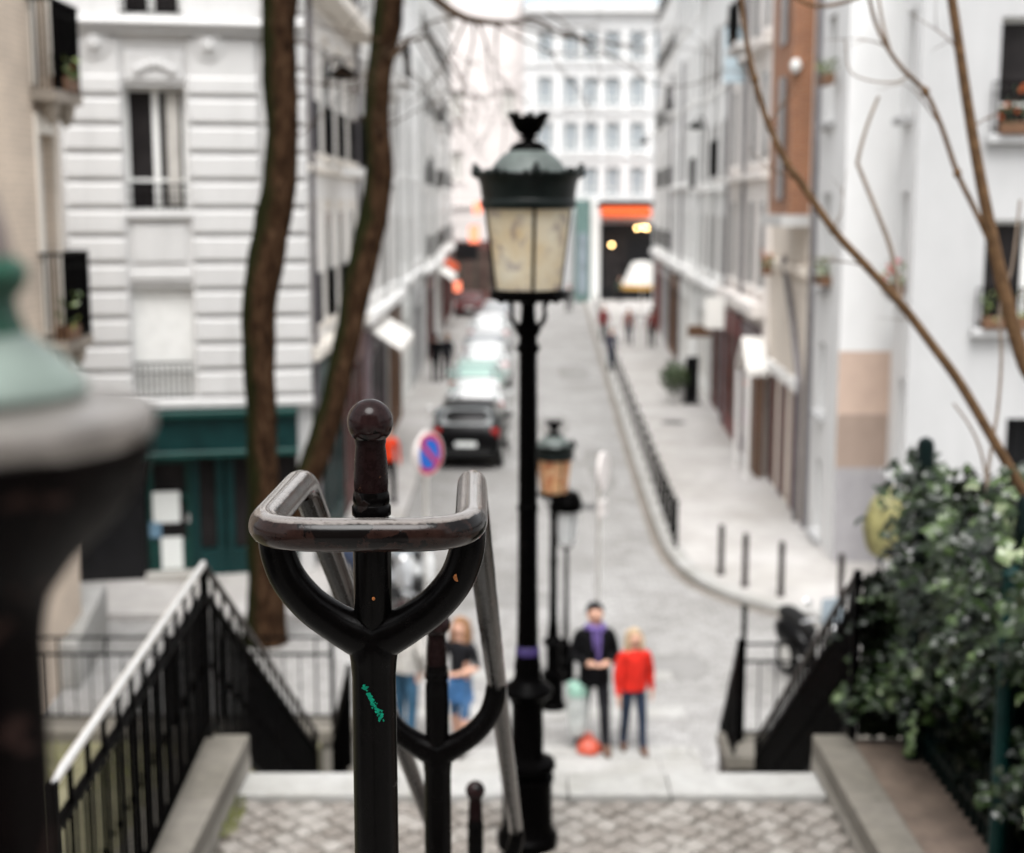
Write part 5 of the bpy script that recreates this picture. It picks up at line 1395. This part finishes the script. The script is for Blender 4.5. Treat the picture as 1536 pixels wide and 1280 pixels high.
# railing along the curving kerb
KR = thing('kerb_railing', 'long low dark railing following the pavement kerb', 'railing', (0, 0, 0))
line = [at(px, py, z=.125) for px, py in ((893, 462), (903, 500), (917, 545), (933, 590), (950, 640), (968, 690), (985, 742), (1000, 785), (1014, 822))]
line = [Vector((p.x, p.y, .125)) for p in line]
KR.location = line[-1]; o_ = Vector(KR.location)
fine = smooth(line, 3)
for i, p in enumerate(fine):
    q = p - o_; MB().lathe([(.045, 0), (.032, .04), (.03, .82), (.042, .84), (.042, .88), (.0001, .91)], q, 8).build('post', 'iron_side', KR)
m_ = MB(); m_.tube([p - o_ + Vector((0, 0, .76)) for p in fine], .018, 8); m_.tube([p - o_ + Vector((0, 0, .40)) for p in fine], .012, 8); m_.build('rail', 'iron_side', KR)
# yellow bag on a stand
p = at(1292, 892, z=.125); t = thing('bag_stand', 'black stand carrying a crumpled yellow-green rubbish bag by the ivy', 'litter stand', (p.x, p.y - 1.2, .125))
Yb = p.y - 1.2; zt, zb_ = zat(728, Yb) - .125, zat(828, Yb) - .125
m_ = MB(); m_.tube([(.08, 0, 0), (-.06, 0, zb_)], .025, 8); m_.tube([(.10, 0, 0), (.16, 0, zb_)], .022, 8); m_.build('leg', 'iron', t)
MB().lathe([(.20, zb_ - .02), (.24, zb_), (.24, zb_ + .1), (.20, zb_ + .12)], (.12, 0, 0), 18).build('rim', 'shop_black', t)
m_ = MB(); random.seed(2)
prof = []; Hh = zt - zb_
ringn = 26; vv = []; ff = []
for i in range(13):
    f_ = i / 12; r_ = .30 * (math.sin(PI * (0.12 + .80 * f_)) ** .7) * (1 if f_ < .9 else .75)
    for j in range(ringn):
        a = 2 * PI * j / ringn; rr = r_ * (1 + .10 * math.sin(5 * a + 3 * f_) + .06 * math.sin(11 * a + 9 * f_) + random.gauss(0, .02))
        vv.append((rr * math.cos(a) - .02 + .06 * f_, rr * math.sin(a) * .8, zb_ - .06 + Hh * f_ + .04 * math.sin(2 * a + 1)))
for i in range(12):
    for j in range(ringn): ff.append((i * ringn + j, i * ringn + (j + 1) % ringn, (i + 1) * ringn + (j + 1) % ringn, (i + 1) * ringn + j))
m_.add(vv, ff, True); m_.add(vv[-ringn:], [tuple(range(ringn))]); m_.build('bag', 'yellow_bag', t, sharp=80)
# mint bag holder beside the man, red bag on its foot
Yc = 16.1; p = at(866, 1108, Y=Yc); zt = zat(1025, Yc)
t = thing('bag_holder', 'mint-topped litter bag holder beside the man in the purple scarf', 'litter stand', (p.x, Yc, 0.02))
MB().lathe([(.02, .02), (.02, zt), ], (0, .13, 0), 8).build('pole', 'iron', t)
MB().lathe([(.125, zt - .16), (.13, zt - .1), (.12, zt - .02), (.06, zt), (.0001, zt + .01)], n=20).build('lid', 'mint_bag', t)
MB().lathe([(.05, .15), (.10, .2), (.125, .5), (.12, zt - .16)], n=20, flute=(7, .05), twist=3).build('bag', 'clear_bag', t)
p = at(883, 1128, z=.02); m_ = MB(); m_.lathe([(.10, 0), (.150, .02), (.145, .07), (.11, .13), (.06, .17), (.03, .19), (.05, .22)], n=22, flute=(5, .07), twist=6); o = m_.build('red_bag', 'red_bag', loc=(p.x, p.y, 0.02)); tag(o, 'small orange-red bag on the ground under the mint-topped holder', 'bag')
p = at(1311, 945, z=0); t = thing('traffic_cone', 'orange traffic cone half hidden behind the sloping railing and ivy', 'cone', (p.x, p.y, 0))
zt = zat(898, p.y); MB().box(-.2, .2, -.2, .2, 0, .04).build('foot', 'rubber', t); MB().lathe([(.17, .04), (.03, zt), (.02, zt)], n=20).build('body', simple('cone_orange', (.5, .10, .04), .6), t)
# potted shrub and menu board
p = at(1014, 605, z=.125); t = thing('potted_shrub', 'round dark shrub in a low pot on the pavement', 'potted plant', p)
MB().lathe([(.18, 0), (.24, .05), (.28, .35), (.30, .38), (.26, .4)], n=18).build('pot', 'plaster_grey', t)
m_ = MB(); random.seed(4)
for i in range(1500):
    d_ = Vector((random.gauss(0, 1), random.gauss(0, 1), random.gauss(0, 1))).normalized(); leaf(m_, Vector((0, 0, .85)) + d_ * random.uniform(.25, .56) * (1 + .15 * math.sin(5 * d_.x + 4 * d_.z)), random.uniform(.04, .07), d_)
m_.build('foliage', 'shrub_leaf', t)
p = at(1037, 606, z=.125); t = thing('menu_board', 'tall dark board standing behind the potted shrub', 'board', p, .3); hB = zat(535, p.y) - .125
MB().box(-.22, .22, -.03, .03, .1, hB).build('board', 'shop_black', t, bevel=.01); MB().box(-.25, .25, -.15, .15, 0, .1).build('foot', 'shop_black', t)

# ------------------------------------------------------------------ vehicles
def paint(name, col):
    if name in M: return name
    m, nt, b = new_mat(name); b.inputs['Base Color'].default_value = rgba(col); b.inputs['Roughness'].default_value = .3
    b.inputs['Specular IOR Level'].default_value = .12; b.inputs['Coat Weight'].default_value = .04; b.inputs['Coat Roughness'].default_value = .08
    v = objcoord(nt); f = noise(nt, v, 60, 2); bump(nt, b, f, .02, .002); M[name] = m; return name
ST = [(0.00, .42, .74, .76, .70, .64), (0.05, .30, .92, .95, .79, .70), (0.16, .25, .97, 1.10, .82, .66), (0.34, .24, .98, 1.30, .84, .62), (0.62, .24, .98, 1.44, .86, .60), (1.6, .24, .96, 1.48, .86, .62), (2.25, .24, .95, 1.41, .86, .60), (2.95, .24, .93, 1.0, .85, .68), (3.5, .26, .84, .88, .82, .66), (3.8, .30, .68, .72, .75, .6), (3.9, .40, .55, .58, .66, .55)]
def car(label, x, Y, rot, col, scale=(1, 1, 1), cname=None, front_to_cam=False):
    t = thing('parked_car', label, 'car', (x, Y, 0), rot, 'cars parked in a row along the street')
    sx, sy, sz = scale; m_ = MB(); K = 12
    def ringp(s):
        y, zb, zbelt, zr_, wb, wr = s
        half = [(0, zb), (wb * .80, zb), (wb * .97, zb + (zbelt - zb) * .25), (wb, zb + (zbelt - zb) * .6), (wb * .96, zbelt), (wr, max(zr_ - .05, zbelt)), (wr * .62, zr_)]
        pts = half + [(-a, b) for a, b in half[::-1][:-1]]
        return [(a * sx, y * sy, b * sz) for a, b in pts]
    rings = [ringp(s) for s in ST]; K = len(rings[0]); v = [p for r_ in rings for p in r_]; f = []
    for i in range(len(rings) - 1):
        for j in range(K): f.append((i * K + j, i * K + (j + 1) % K, (i + 1) * K + (j + 1) % K, (i + 1) * K + j))
    f.append(tuple(range(K))); f.append(tuple((len(rings) - 1) * K + j for j in range(K)))
    m_.add(v, f, True); o = m_.build('body', cname, t, sharp=60)
    def glass(pts, nm, mat='dark_pane', thick=.02):
        P = [Vector((p[0] * sx, p[1] * sy, p[2] * sz)) for p in pts]; nn = (P[1] - P[0]).cross(P[2] - P[0]).normalized()
        ctr = sum(P, Vector()) / len(P)
        if nn.dot(ctr - Vector((0, 1.7 * sy, .9 * sz))) < 0: nn = -nn
        k = len(P); g_ = MB(); g_.add([p + nn * .012 for p in P] + [p - nn * thick for p in P], [tuple(range(k)), tuple(reversed(range(k, 2 * k)))] + [(i, (i + 1) % k, k + (i + 1) % k, k + i) for i in range(k)])
        return g_.build(nm, mat, t)
    glass([(-.66, .115, 1.04), (.66, .115, 1.04), (.57, .50, 1.385), (-.57, .50, 1.385)], 'rear_window', simple('car_glass', (.07, .08, .08), .05, 0, .2, 2, 1.0))
    glass([(-.67, 2.86, 1.04), (.67, 2.86, 1.04), (.57, 2.30, 1.375), (-.57, 2.30, 1.375)], 'windscreen', 'car_glass')
    for s in (-1, 1):
        glass([(s * .825, .45, 1.02), (s * .815, 2.65, 1.0), (s * .635, 2.2, 1.36), (s * .64, .65, 1.38)], 'side_window', 'car_glass')
        for y in (.72, 3.15):
            wv = MB(); wv.tube([(s * .70 * sx, y * sy, .31), (s * .865 * sx, y * sy, .31)], .31, 22); wo = wv.build('wheel', 'rubber', t)
            rm = MB(); rm.tube([(s * .862 * sx, y * sy, .31), (s * .873 * sx, y * sy, .31)], .19, 18); rm.build('rim', 'steel', wo)
        tl = MB(); tl.box(s * .70 * sx - .09, s * .70 * sx + .09, -.012 + .05 * sy, .12 * sy, .78 * sz, .98 * sz); tl.build('tail_light', simple('tail_red', (.35, .02, .02), .2, 0, .1), t, bevel=.02)
        hl = MB(); hl.box(s * .58 * sx - .13, s * .58 * sx + .13, 3.72 * sy, 3.83 * sy, .60 * sz, .70 * sz); hl.build('headlight', 'chrome', t, bevel=.02)
        mr = MB(); mr.ball((s * .93 * sx, 2.3 * sy, 1.0 * sz), .1, 10, (1, .6, .7)); mr.build('mirror', cname, t)
    MB().box(-.26, .26, -.018, .02, .56 * sz, .67 * sz).build('number_plate', 'paper', t); MB().box(-.62 * sx, .62 * sx, -.04, .06, .34 * sz, .50 * sz).build('bumper', 'rubber', t, bevel=.03)
    return t
paint('car_black', (.0015, .0015, .0017)); paint('car_white', (.62, .63, .63)); paint('car_mint', (.30, .43, .39)); paint('car_grey', (.2, .21, .22)); paint('car_silver', (.36, .37, .38)); paint('car_navy', (.03, .04, .07)); paint('car_wine', (.10, .03, .03))
car('black hatchback parked first in the row with its rear towards the stair', -1.12, 34.0, -.05, 0, (1.0, 1, 1.06), 'car_black')
car('small white car parked just ahead of the black hatchback', -1.0, 39.2, -.02, 0, (.95, .9, .98), 'car_white')
car('mint-grey car behind the small white car', -1.15, 43.9, -.02, 0, (1, .95, 1.0), 'car_mint')
car('white car with red tail lights beyond the mint-grey car', -.95, 48.6, -.02, 0, (1.03, 1.05, 1.05), 'car_white')
car('silver car in the middle of the parked row', -1.05, 53.8, -.02, 0, (1, 1, 1.02), 'car_silver')
car('plain white van-like car past the silver one', -.98, 59.4, -.02, 0, (1.03, 1.1, 1.2), 'car_white')
car('grey car near the far end of the row', -.95, 65.6, -.02, 0, (1, 1, 1), 'car_grey')
car('pale silver car last of the row, under the lantern', -.8, 72.0, -.02, 0, (1, 1, 1), 'car_silver')
car('dark red car parked farthest off by the red shop signs', -2.4, 80.0, .0, 0, (1, 1, 1), 'car_wine')
def scooter(label, x, Y, rot, cname, z=0):
    t = thing('scooter', label, 'scooter', (x, Y, z), rot)
    for y in (-.62, .62):
        wv = MB(); wv.tube([Vector((0, y + .20 * math.cos(a), .25 + .20 * math.sin(a))) for a in [i * 2 * PI / 20 for i in range(20)]], .055, 10, closed=True); wo = wv.build('wheel', 'rubber', t)
        MB().tube([(-.03, y, .25), (.03, y, .25)], .16, 16).build('rim', 'steel', wo)
    m_ = MB(); m_.tube(smooth([(0, -.60, .50), (0, -.50, .78), (0, -.40, .98)], 4), interp([.10, .19, .13], 4), 14, sq=.55); m_.ball((0, -.62, .42), .12, 14, (.7, 1.5, .55)); m_.build('front_fairing', cname, t)
    m_ = MB(); m_.tube(smooth([(0, .05, .42), (0, .30, .58), (0, .62, .62), (0, .85, .66)], 4), interp([.10, .19, .19, .07], 4), 14); m_.build('rear_body', cname, t)
    MB().box(-.14, .14, -.45, .15, .28, .35).build('footboard', 'rubber', t, bevel=.02)
    m_ = MB(); m_.tube(smooth([(0, -.02, .76), (0, .25, .81), (0, .55, .84), (0, .80, .83)], 4), interp([.09, .15, .15, .08], 4), 14, sq=.6); m_.build('seat', 'rubber', t)
    m_ = MB(); m_.tube(smooth([(-.36, -.30, 1.02), (-.2, -.38, 1.06), (0, -.42, 1.02), (.2, -.38, 1.06), (.36, -.30, 1.02)], 4), .018, 8); m_.build('handlebar', 'chrome', t)
    m_ = MB(); m_.ball((0, -.53, .92), .10, 14, (1.1, .5, .9)); m_.build('headlight', 'chrome', t)
    for s in (-1, 1):
        m_ = MB(); m_.tube([(s * .22, -.38, 1.05), (s * .30, -.36, 1.26)], .008, 6); m_.ball((s * .31, -.36, 1.30), .06, 12, (1.2, .3, .8)); m_.build('mirror', 'chrome', t)
    m_ = MB(); m_.add([(-.19, -.50, 1.02), (.19, -.50, 1.02), (.14, -.42, 1.34), (-.14, -.42, 1.34), (-.19, -.494, 1.02), (.19, -.494, 1.02), (.14, -.414, 1.34), (-.14, -.414, 1.34)], [(0, 1, 2, 3), (7, 6, 5, 4), (0, 4, 5, 1), (1, 5, 6, 2), (2, 6, 7, 3), (3, 7, 4, 0)]); m_.build('windshield', 'sky_pane', t)
    return t
p = at(1222, 1050, z=0); scooter('black scooter parked behind the sloping railing by the ivy', p.x + .05, p.y + .5, .35, 'car_black')
for lb, px, py, rz, cn in (('silver scooter parked nearest the two people under the fork', 585, 925, .5, 'car_silver'), ('white scooter parked between the silver one and the lamp', 628, 915, .3, 'car_white'), ('navy scooter parked beside the tree behind the silver scooter', 545, 905, .6, 'car_navy'), ('dark grey scooter by the rear wheel of the black hatchback', 660, 690, .2, 'car_grey')):
    p = at(px, py, z=0); scooter(lb, p.x, p.y + .4, rz, cn)

# ------------------------------------------------------------------ people
CL = {}
def cloth(col):
    k = 'cloth_%02d_%02d_%02d' % tuple(int(c * 99) for c in col)
    if k not in M:
        simple(k, col, .85, 0, .28, 9, .08)
        m = M[k]; nt = m.node_tree; bump(nt, nt.nodes['Principled BSDF'], noise(nt, objcoord(nt, (1, 1, .45)), 11, 3, .5, 1.2), .9, .05)
    return k
def person(label, x, Y, rot, H, top, legs, hair, arms='sides', stride=.0, shoes=(.02, .02, .02), bare_legs=False, long_hair=False, coat=None, scarf=None, cat='person', z=0, detail=True, short_sleeve=False, skirt=None, hat=None, bag=None, bulk=1.0):
    t = thing('person', label, cat, (x, Y, z), rot)
    k = H / 1.76
    V = []; E = []; RD = []; EM = []
    def vtx(p, r): V.append(Vector(p) * k); RD.append((r if isinstance(r, tuple) else (r, r))); return len(V) - 1
    def edge(a, b, m): E.append((a, b)); EM.append(m)
    pel = vtx((0, 0, .95), (.150, .105)); sp = vtx((0, .005, 1.12), (.135, .098)); ch = vtx((0, 0, 1.32), (.150, .108)); nk = vtx((0, .0, 1.475), .054); hb = vtx((0, -.012, 1.545), .066); hd = vtx((0, -.018, 1.645), .092); tp = vtx((0, -.002, 1.715), .060)
    edge(pel, sp, 0); edge(sp, ch, 0); edge(ch, nk, 0); edge(nk, hb, 2); edge(hb, hd, 2); edge(hd, tp, 2)
    if detail:
        ns = vtx((0, -.125, 1.625), .013); edge(hd, ns, 2)
        for s in (-1, 1): e_ = vtx((s * .098, .005, 1.635), .016); edge(hd, e_, 2)
    for s in (-1, 1):
        st_ = stride * s
        hip = vtx((s * .092, 0, .90), .096); kn = vtx((s * .10, -.015 - st_ * .5, .50), .060 if bare_legs else .070); an = vtx((s * .102, .02 - st_ * 1.0, .10), .042 if bare_legs else .056); he = vtx((s * .104, .035 - st_, .045), .038); to = vtx((s * .118, -.13 - st_, .036), .036)
        edge(pel, hip, 1); edge(hip, kn, 1); edge(kn, an, 2 if bare_legs else 1); edge(an, he, 3); edge(an, to, 3)
        sh = vtx((s * .185, .0, 1.415), .064 * (1.1 if bulk > 1 else 1)); edge(ch, sh, 0)
        if arms == 'hold' or (arms == 'phone' and s > 0): el = (s * .245, .02, 1.14); wr = (s * .115, -.25, 1.115); kn_ = (s * .065, -.285, 1.12)
        elif arms == 'hip' and s > 0: el = (s * .36, .05, 1.16); wr = (s * .22, -.07, 1.0); kn_ = (s * .17, -.10, .99)
        elif arms == 'hip2' and s < 0: el = (s * .30, .06, 1.15); wr = (s * .20, -.14, .98); kn_ = (s * .17, -.19, .95)
        elif arms == 'pocket': el = (s * .255, .05, 1.15); wr = (s * .205, -.06, .94); kn_ = (s * .185, -.08, .89)
        else: el = (s * .245, .015 + st_ * .4, 1.13); wr = (s * .262, -.045 + st_ * .6, .89); kn_ = (s * .262, -.06 + st_ * .6, .825)
        e1 = vtx(el, .044 * bulk + (.010 if bulk > 1 else 0)); w1 = vtx(wr, .030 * (1.35 if bulk > 1 else 1)); h1 = vtx(kn_, (.034, .024))
        edge(sh, e1, 0); edge(e1, w1, 2 if short_sleeve else 0); edge(w1, h1, 2)
        dh = (Vector(kn_) - Vector(wr)).normalized(); sd = Vector((-1, 0, 0)) if arms in ('hold',) else Vector((0, -1, 0)); lat = dh.cross(Vector((0, 0, 1)) if abs(dh.z) < .8 else Vector((1, 0, 0))).normalized()
        if detail:
            for q, ln in enumerate((.070, .082, .076, .058)):
                b_ = Vector(kn_) + lat * (q - 1.5) * .019 + dh * .02; m1 = b_ + dh * ln * .55 + Vector((0, -.006, -.004)); m2 = m1 + dh * ln * .5 + Vector((-s * .010, .004, -.008))
                i0 = vtx(b_, .010); i1 = vtx(m1, .009); i2 = vtx(m2, .0075); edge(h1, i0, 2); edge(i0, i1, 2); edge(i1, i2, 2)
            b_ = Vector(wr) + dh * .03 + lat * -.03; i0 = vtx(b_, .011); i1 = vtx(b_ + dh * .035 + lat * -.018, .009); edge(h1, i0, 2); edge(i0, i1, 2)
    me = bpy.data.meshes.new('person_skeleton'); me.from_pydata(V, E, []); ob = bpy.data.objects.new('person_skeleton', me); COL.objects.link(ob)
    md = ob.modifiers.new('skin', 'SKIN'); md.use_smooth_shade = True
    for i, r in enumerate(RD): me.skin_vertices[0].data[i].radius = (r[0] * k, r[1] * k)
    for i in range(len(RD)): me.skin_vertices[0].data[i].use_root = (i == 0)
    sb = ob.modifiers.new('sub', 'SUBSURF'); sb.levels = 2 if detail else 1; sb.render_levels = sb.levels
    dg = bpy.context.evaluated_depsgraph_get(); dg.update()
    bm_ = bpy.data.meshes.new_from_object(ob.evaluated_get(dg)); bpy.data.objects.remove(ob)
    bm_.name = 'body'; bm_.materials.clear()
    for q in (cloth(top), cloth(legs), 'skin', cloth(shoes)): bm_.materials.append(M[q])
    segs = [(V[a], V[b] - V[a], m) for (a, b), m in zip(E, EM)]
    for pgn in bm_.polygons:
        c = pgn.center; best = 9; bmn = 0
        for a, d_, m in segs:
            q = max(0, min(1, (c - a).dot(d_) / max(d_.length_squared, 1e-9))); dd = (c - a - d_ * q).length
            if dd < best: best = dd; bmn = m
        if bmn == 0 and c.z < .97 * k and abs(c.x) < .17 * k: bmn = 1
        pgn.material_index = bmn; pgn.use_smooth = True
    b = bpy.data.objects.new('body', bm_); COL.objects.link(b); b.parent = t
    hm = MB(); hc = Vector((0, .012, 1.665)) * k
    hm.ball(hc, .112 * k, 18, (.93, 1.02, .95)) if not hat else None
    if not hat:
        hv = [q for q in hm.v]
        hm.v = [tuple(Vector(q) if not (q[1] < -.045 * k and q[2] < 1.70 * k) else Vector((q[0] * .9, -.03 * k, max(q[2], 1.66 * k)))) for q in hv]
    else:
        hm.lathe([(.118, 1.685), (.112, 1.72), (.09, 1.77), (.03, 1.79), (.0001, 1.792)], (0, 0, 0), 18); hm.v = [tuple(Vector(q) * k) for q in hm.v]
    if long_hair:
        hm.tube([Vector(q) * k for q in ((0, .05, 1.70), (0, .075, 1.58), (0, .085, 1.44), (0, .09, 1.34))], [.085 * k, .10 * k, .10 * k, .04 * k], 12, sq=1.25)
        for s in (-1, 1): hm.tube([Vector(q) * k for q in ((s * .07, .01, 1.70), (s * .098, -.01, 1.58), (s * .10, -.03, 1.44))], [.04 * k, .045 * k, .02 * k], 8)
    hm.build('hat' if hat else 'hair', cloth(hat or hair), t)
    if detail:
        for s in (-1, 1): MB().ball(Vector((s * .034, -.102, 1.652)) * k, .010 * k, 8).build('eye', 'rubber', t)
        MB().ball(Vector((0, -.104, 1.585)) * k, .018 * k, 8, (1.3, .4, .35)).build('mouth', cloth((.35, .12, .10)), t)
    if coat:
        cm = MB(); prof = ((.80, .185, .135), (.9, .185, .135), (1.05, .172, .128), (1.2, .178, .13), (1.34, .185, .125), (1.43, .16, .10), (1.48, .085, .075)) if coat[1] == 'long' else ((.92, .18, .13), (1.05, .175, .13), (1.2, .178, .13), (1.34, .182, .122), (1.43, .155, .10), (1.48, .08, .07))
        v = []; f = []; nn = 20
        for z_, a, b2 in prof:
            for j in range(nn):
                an = 2 * PI * j / nn; w_ = 1 + .02 * math.sin(5 * an + z_ * 9); v.append((a * w_ * k * math.cos(an), b2 * w_ * k * math.sin(an), z_ * k))
        for i in range(len(prof) - 1):
            for j in range(nn): f.append((i * nn + j, i * nn + (j + 1) % nn, (i + 1) * nn + (j + 1) % nn, (i + 1) * nn + j))
        cm.add(v, f, True); cm.build('coat', cloth(coat[0]), t, sharp=80)
    if skirt:
        sm = MB(); v = []; f = []; nn = 18
        for z_, a, b2 in ((.70, .185, .135), (.80, .18, .13), (.92, .16, .12), (1.0, .148, .11)):
            for j in range(nn): an = 2 * PI * j / nn; v.append((a * k * math.cos(an), b2 * k * math.sin(an), z_ * k))
        for i in range(3):
            for j in range(nn): f.append((i * nn + j, i * nn + (j + 1) % nn, (i + 1) * nn + (j + 1) % nn, (i + 1) * nn + j))
        sm.add(v, f, True); sm.build('shorts', cloth(skirt), t, sharp=80)
    if scarf:
        s2 = MB(); s2.tube([Vector((.10 * math.cos(a), .085 * math.sin(a) - .005, 1.475 + .015 * math.sin(2 * a))) * k for a in [i * 2 * PI / 16 for i in range(16)]], .038 * k, 8, closed=True)
        s2.tube([Vector(q) * k for q in ((.035, -.105, 1.46), (.03, -.145, 1.34), (.02, -.15, 1.2), (.015, -.15, 1.12))], [.045 * k, .05 * k, .05 * k, .04 * k], 8, sq=.5); s2.tube([Vector(q) * k for q in ((-.035, -.105, 1.46), (-.03, -.145, 1.36), (-.02, -.15, 1.25))], [.045 * k, .05 * k, .04 * k], 8, sq=.5)
        s2.build('scarf', cloth(scarf), t)
    if bag:
        bg_ = MB(); bg_.ball(Vector((0, .17, 1.2)) * k, .17 * k, 14, (.85, .55, 1.2)); bg_.build('rucksack', cloth(bag), t)
    return t
BLK = (.004, .004, .0045); DEN = (.06, .12, .22)
p = at(893, 1122, z=.02)
person('man in a long black coat and purple scarf looking down at his hands', p.x - .02, p.y, .12, 1.80, BLK, (.012, .012, .014), (.02, .015, .012), 'hold', .22, (.12, .07, .05), coat=(BLK, 'long'), scarf=(.13, .09, .25), bulk=1.25)
p = at(950, 1130, z=.02)
person('person in a bright red jacket with blond hair and dark jeans', p.x, p.y + .05, .25, 1.52, (.50, .022, .014), (.022, .03, .05), (.40, .30, .19), 'sides', .12, (.12, .07, .05), long_hair=True, coat=((.50, .022, .014), 'short'), bulk=1.45)
p = at(688, 1128, z=.02)
person('woman in a black top and blue denim shorts with light hair', p.x + .02, p.y, -.5, 1.66, (.014, .013, .017), DEN, (.24, .13, .07), 'phone', .10, (.03, .02, .02), bare_legs=True, long_hair=True, skirt=(.05, .13, .28), short_sleeve=True)
p = at(608, 1122, z=.02)
person('person in a pale grey sweater and blue jeans with dark hair', p.x, p.y + .1, PI - .5, 1.80, (.40, .385, .36), (.035, .085, .14), (.03, .018, .012), 'pocket', .05, (.04, .03, .03), coat=((.40, .385, .36), 'short'), bulk=1.2)
def far(label, px, py, H, rot, top, legs, hair, Y=None, **kw):
    p = at(px, py, z=.125) if Y is None else at(px, py, Y=Y)
    person(label, p.x, p.y, rot, H, top, legs, hair, detail=False, z=.12, **kw)
far('walker in an orange-red jacket and black trousers on the pavement', 583, 755, 1.70, .3, (.75, .06, .02), BLK, (.03, .02, .015), stride=.1)
far('black-clad walker closer to the house wall, one of two side by side', 654, 574, 1.76, PI, BLK, (.02, .018, .02), (.03, .02, .015), stride=.12, coat=(BLK, 'long'))
far('black-clad walker closer to the parked cars, one of two side by side', 671, 571, 1.72, PI, (.012, .012, .013), (.03, .025, .03), (.25, .16, .10), stride=.1, coat=((.012, .012, .013), 'long'))
far('walker in a dark red coat next to the far end of the kerb railing', 905, 512, 1.70, 0, (.16, .03, .03), BLK, (.03, .02, .02), coat=((.16, .03, .03), 'long'))
far('walker in a brown-red jacket in the middle of the far pavement', 943, 518, 1.70, 0, (.15, .04, .03), (.02, .02, .03), (.02, .015, .01), stride=.12)
far('walker in a maroon jacket close to the facade on the far pavement', 977, 522, 1.74, PI, (.13, .035, .03), BLK, (.02, .015, .01), stride=.1)
far('dark figure leaning by the kerb railing with a grey backpack', 917, 556, 1.66, .4, (.05, .05, .07), (.03, .03, .05), (.03, .02, .02), bag=(.12, .11, .14))
far('dark walker crossing the street far off', 853, 470, 1.72, 0, BLK, BLK, (.03, .02, .02), stride=.1)
far('walker in a pale pink top near the restaurant', 905, 440, 1.7, 0, (.5, .25, .24), (.05, .06, .1), (.05, .03, .02))
far('walker in a blue-grey jacket near the restaurant', 915, 447, 1.75, PI, (.10, .11, .18), BLK, (.04, .03, .02))
far('walker in dark green before the white parasol', 930, 455, 1.7, 0, (.05, .07, .05), BLK, (.04, .03, .02))

for o in bpy.data.objects:
    if o.type == 'EMPTY': o.empty_display_size = .1
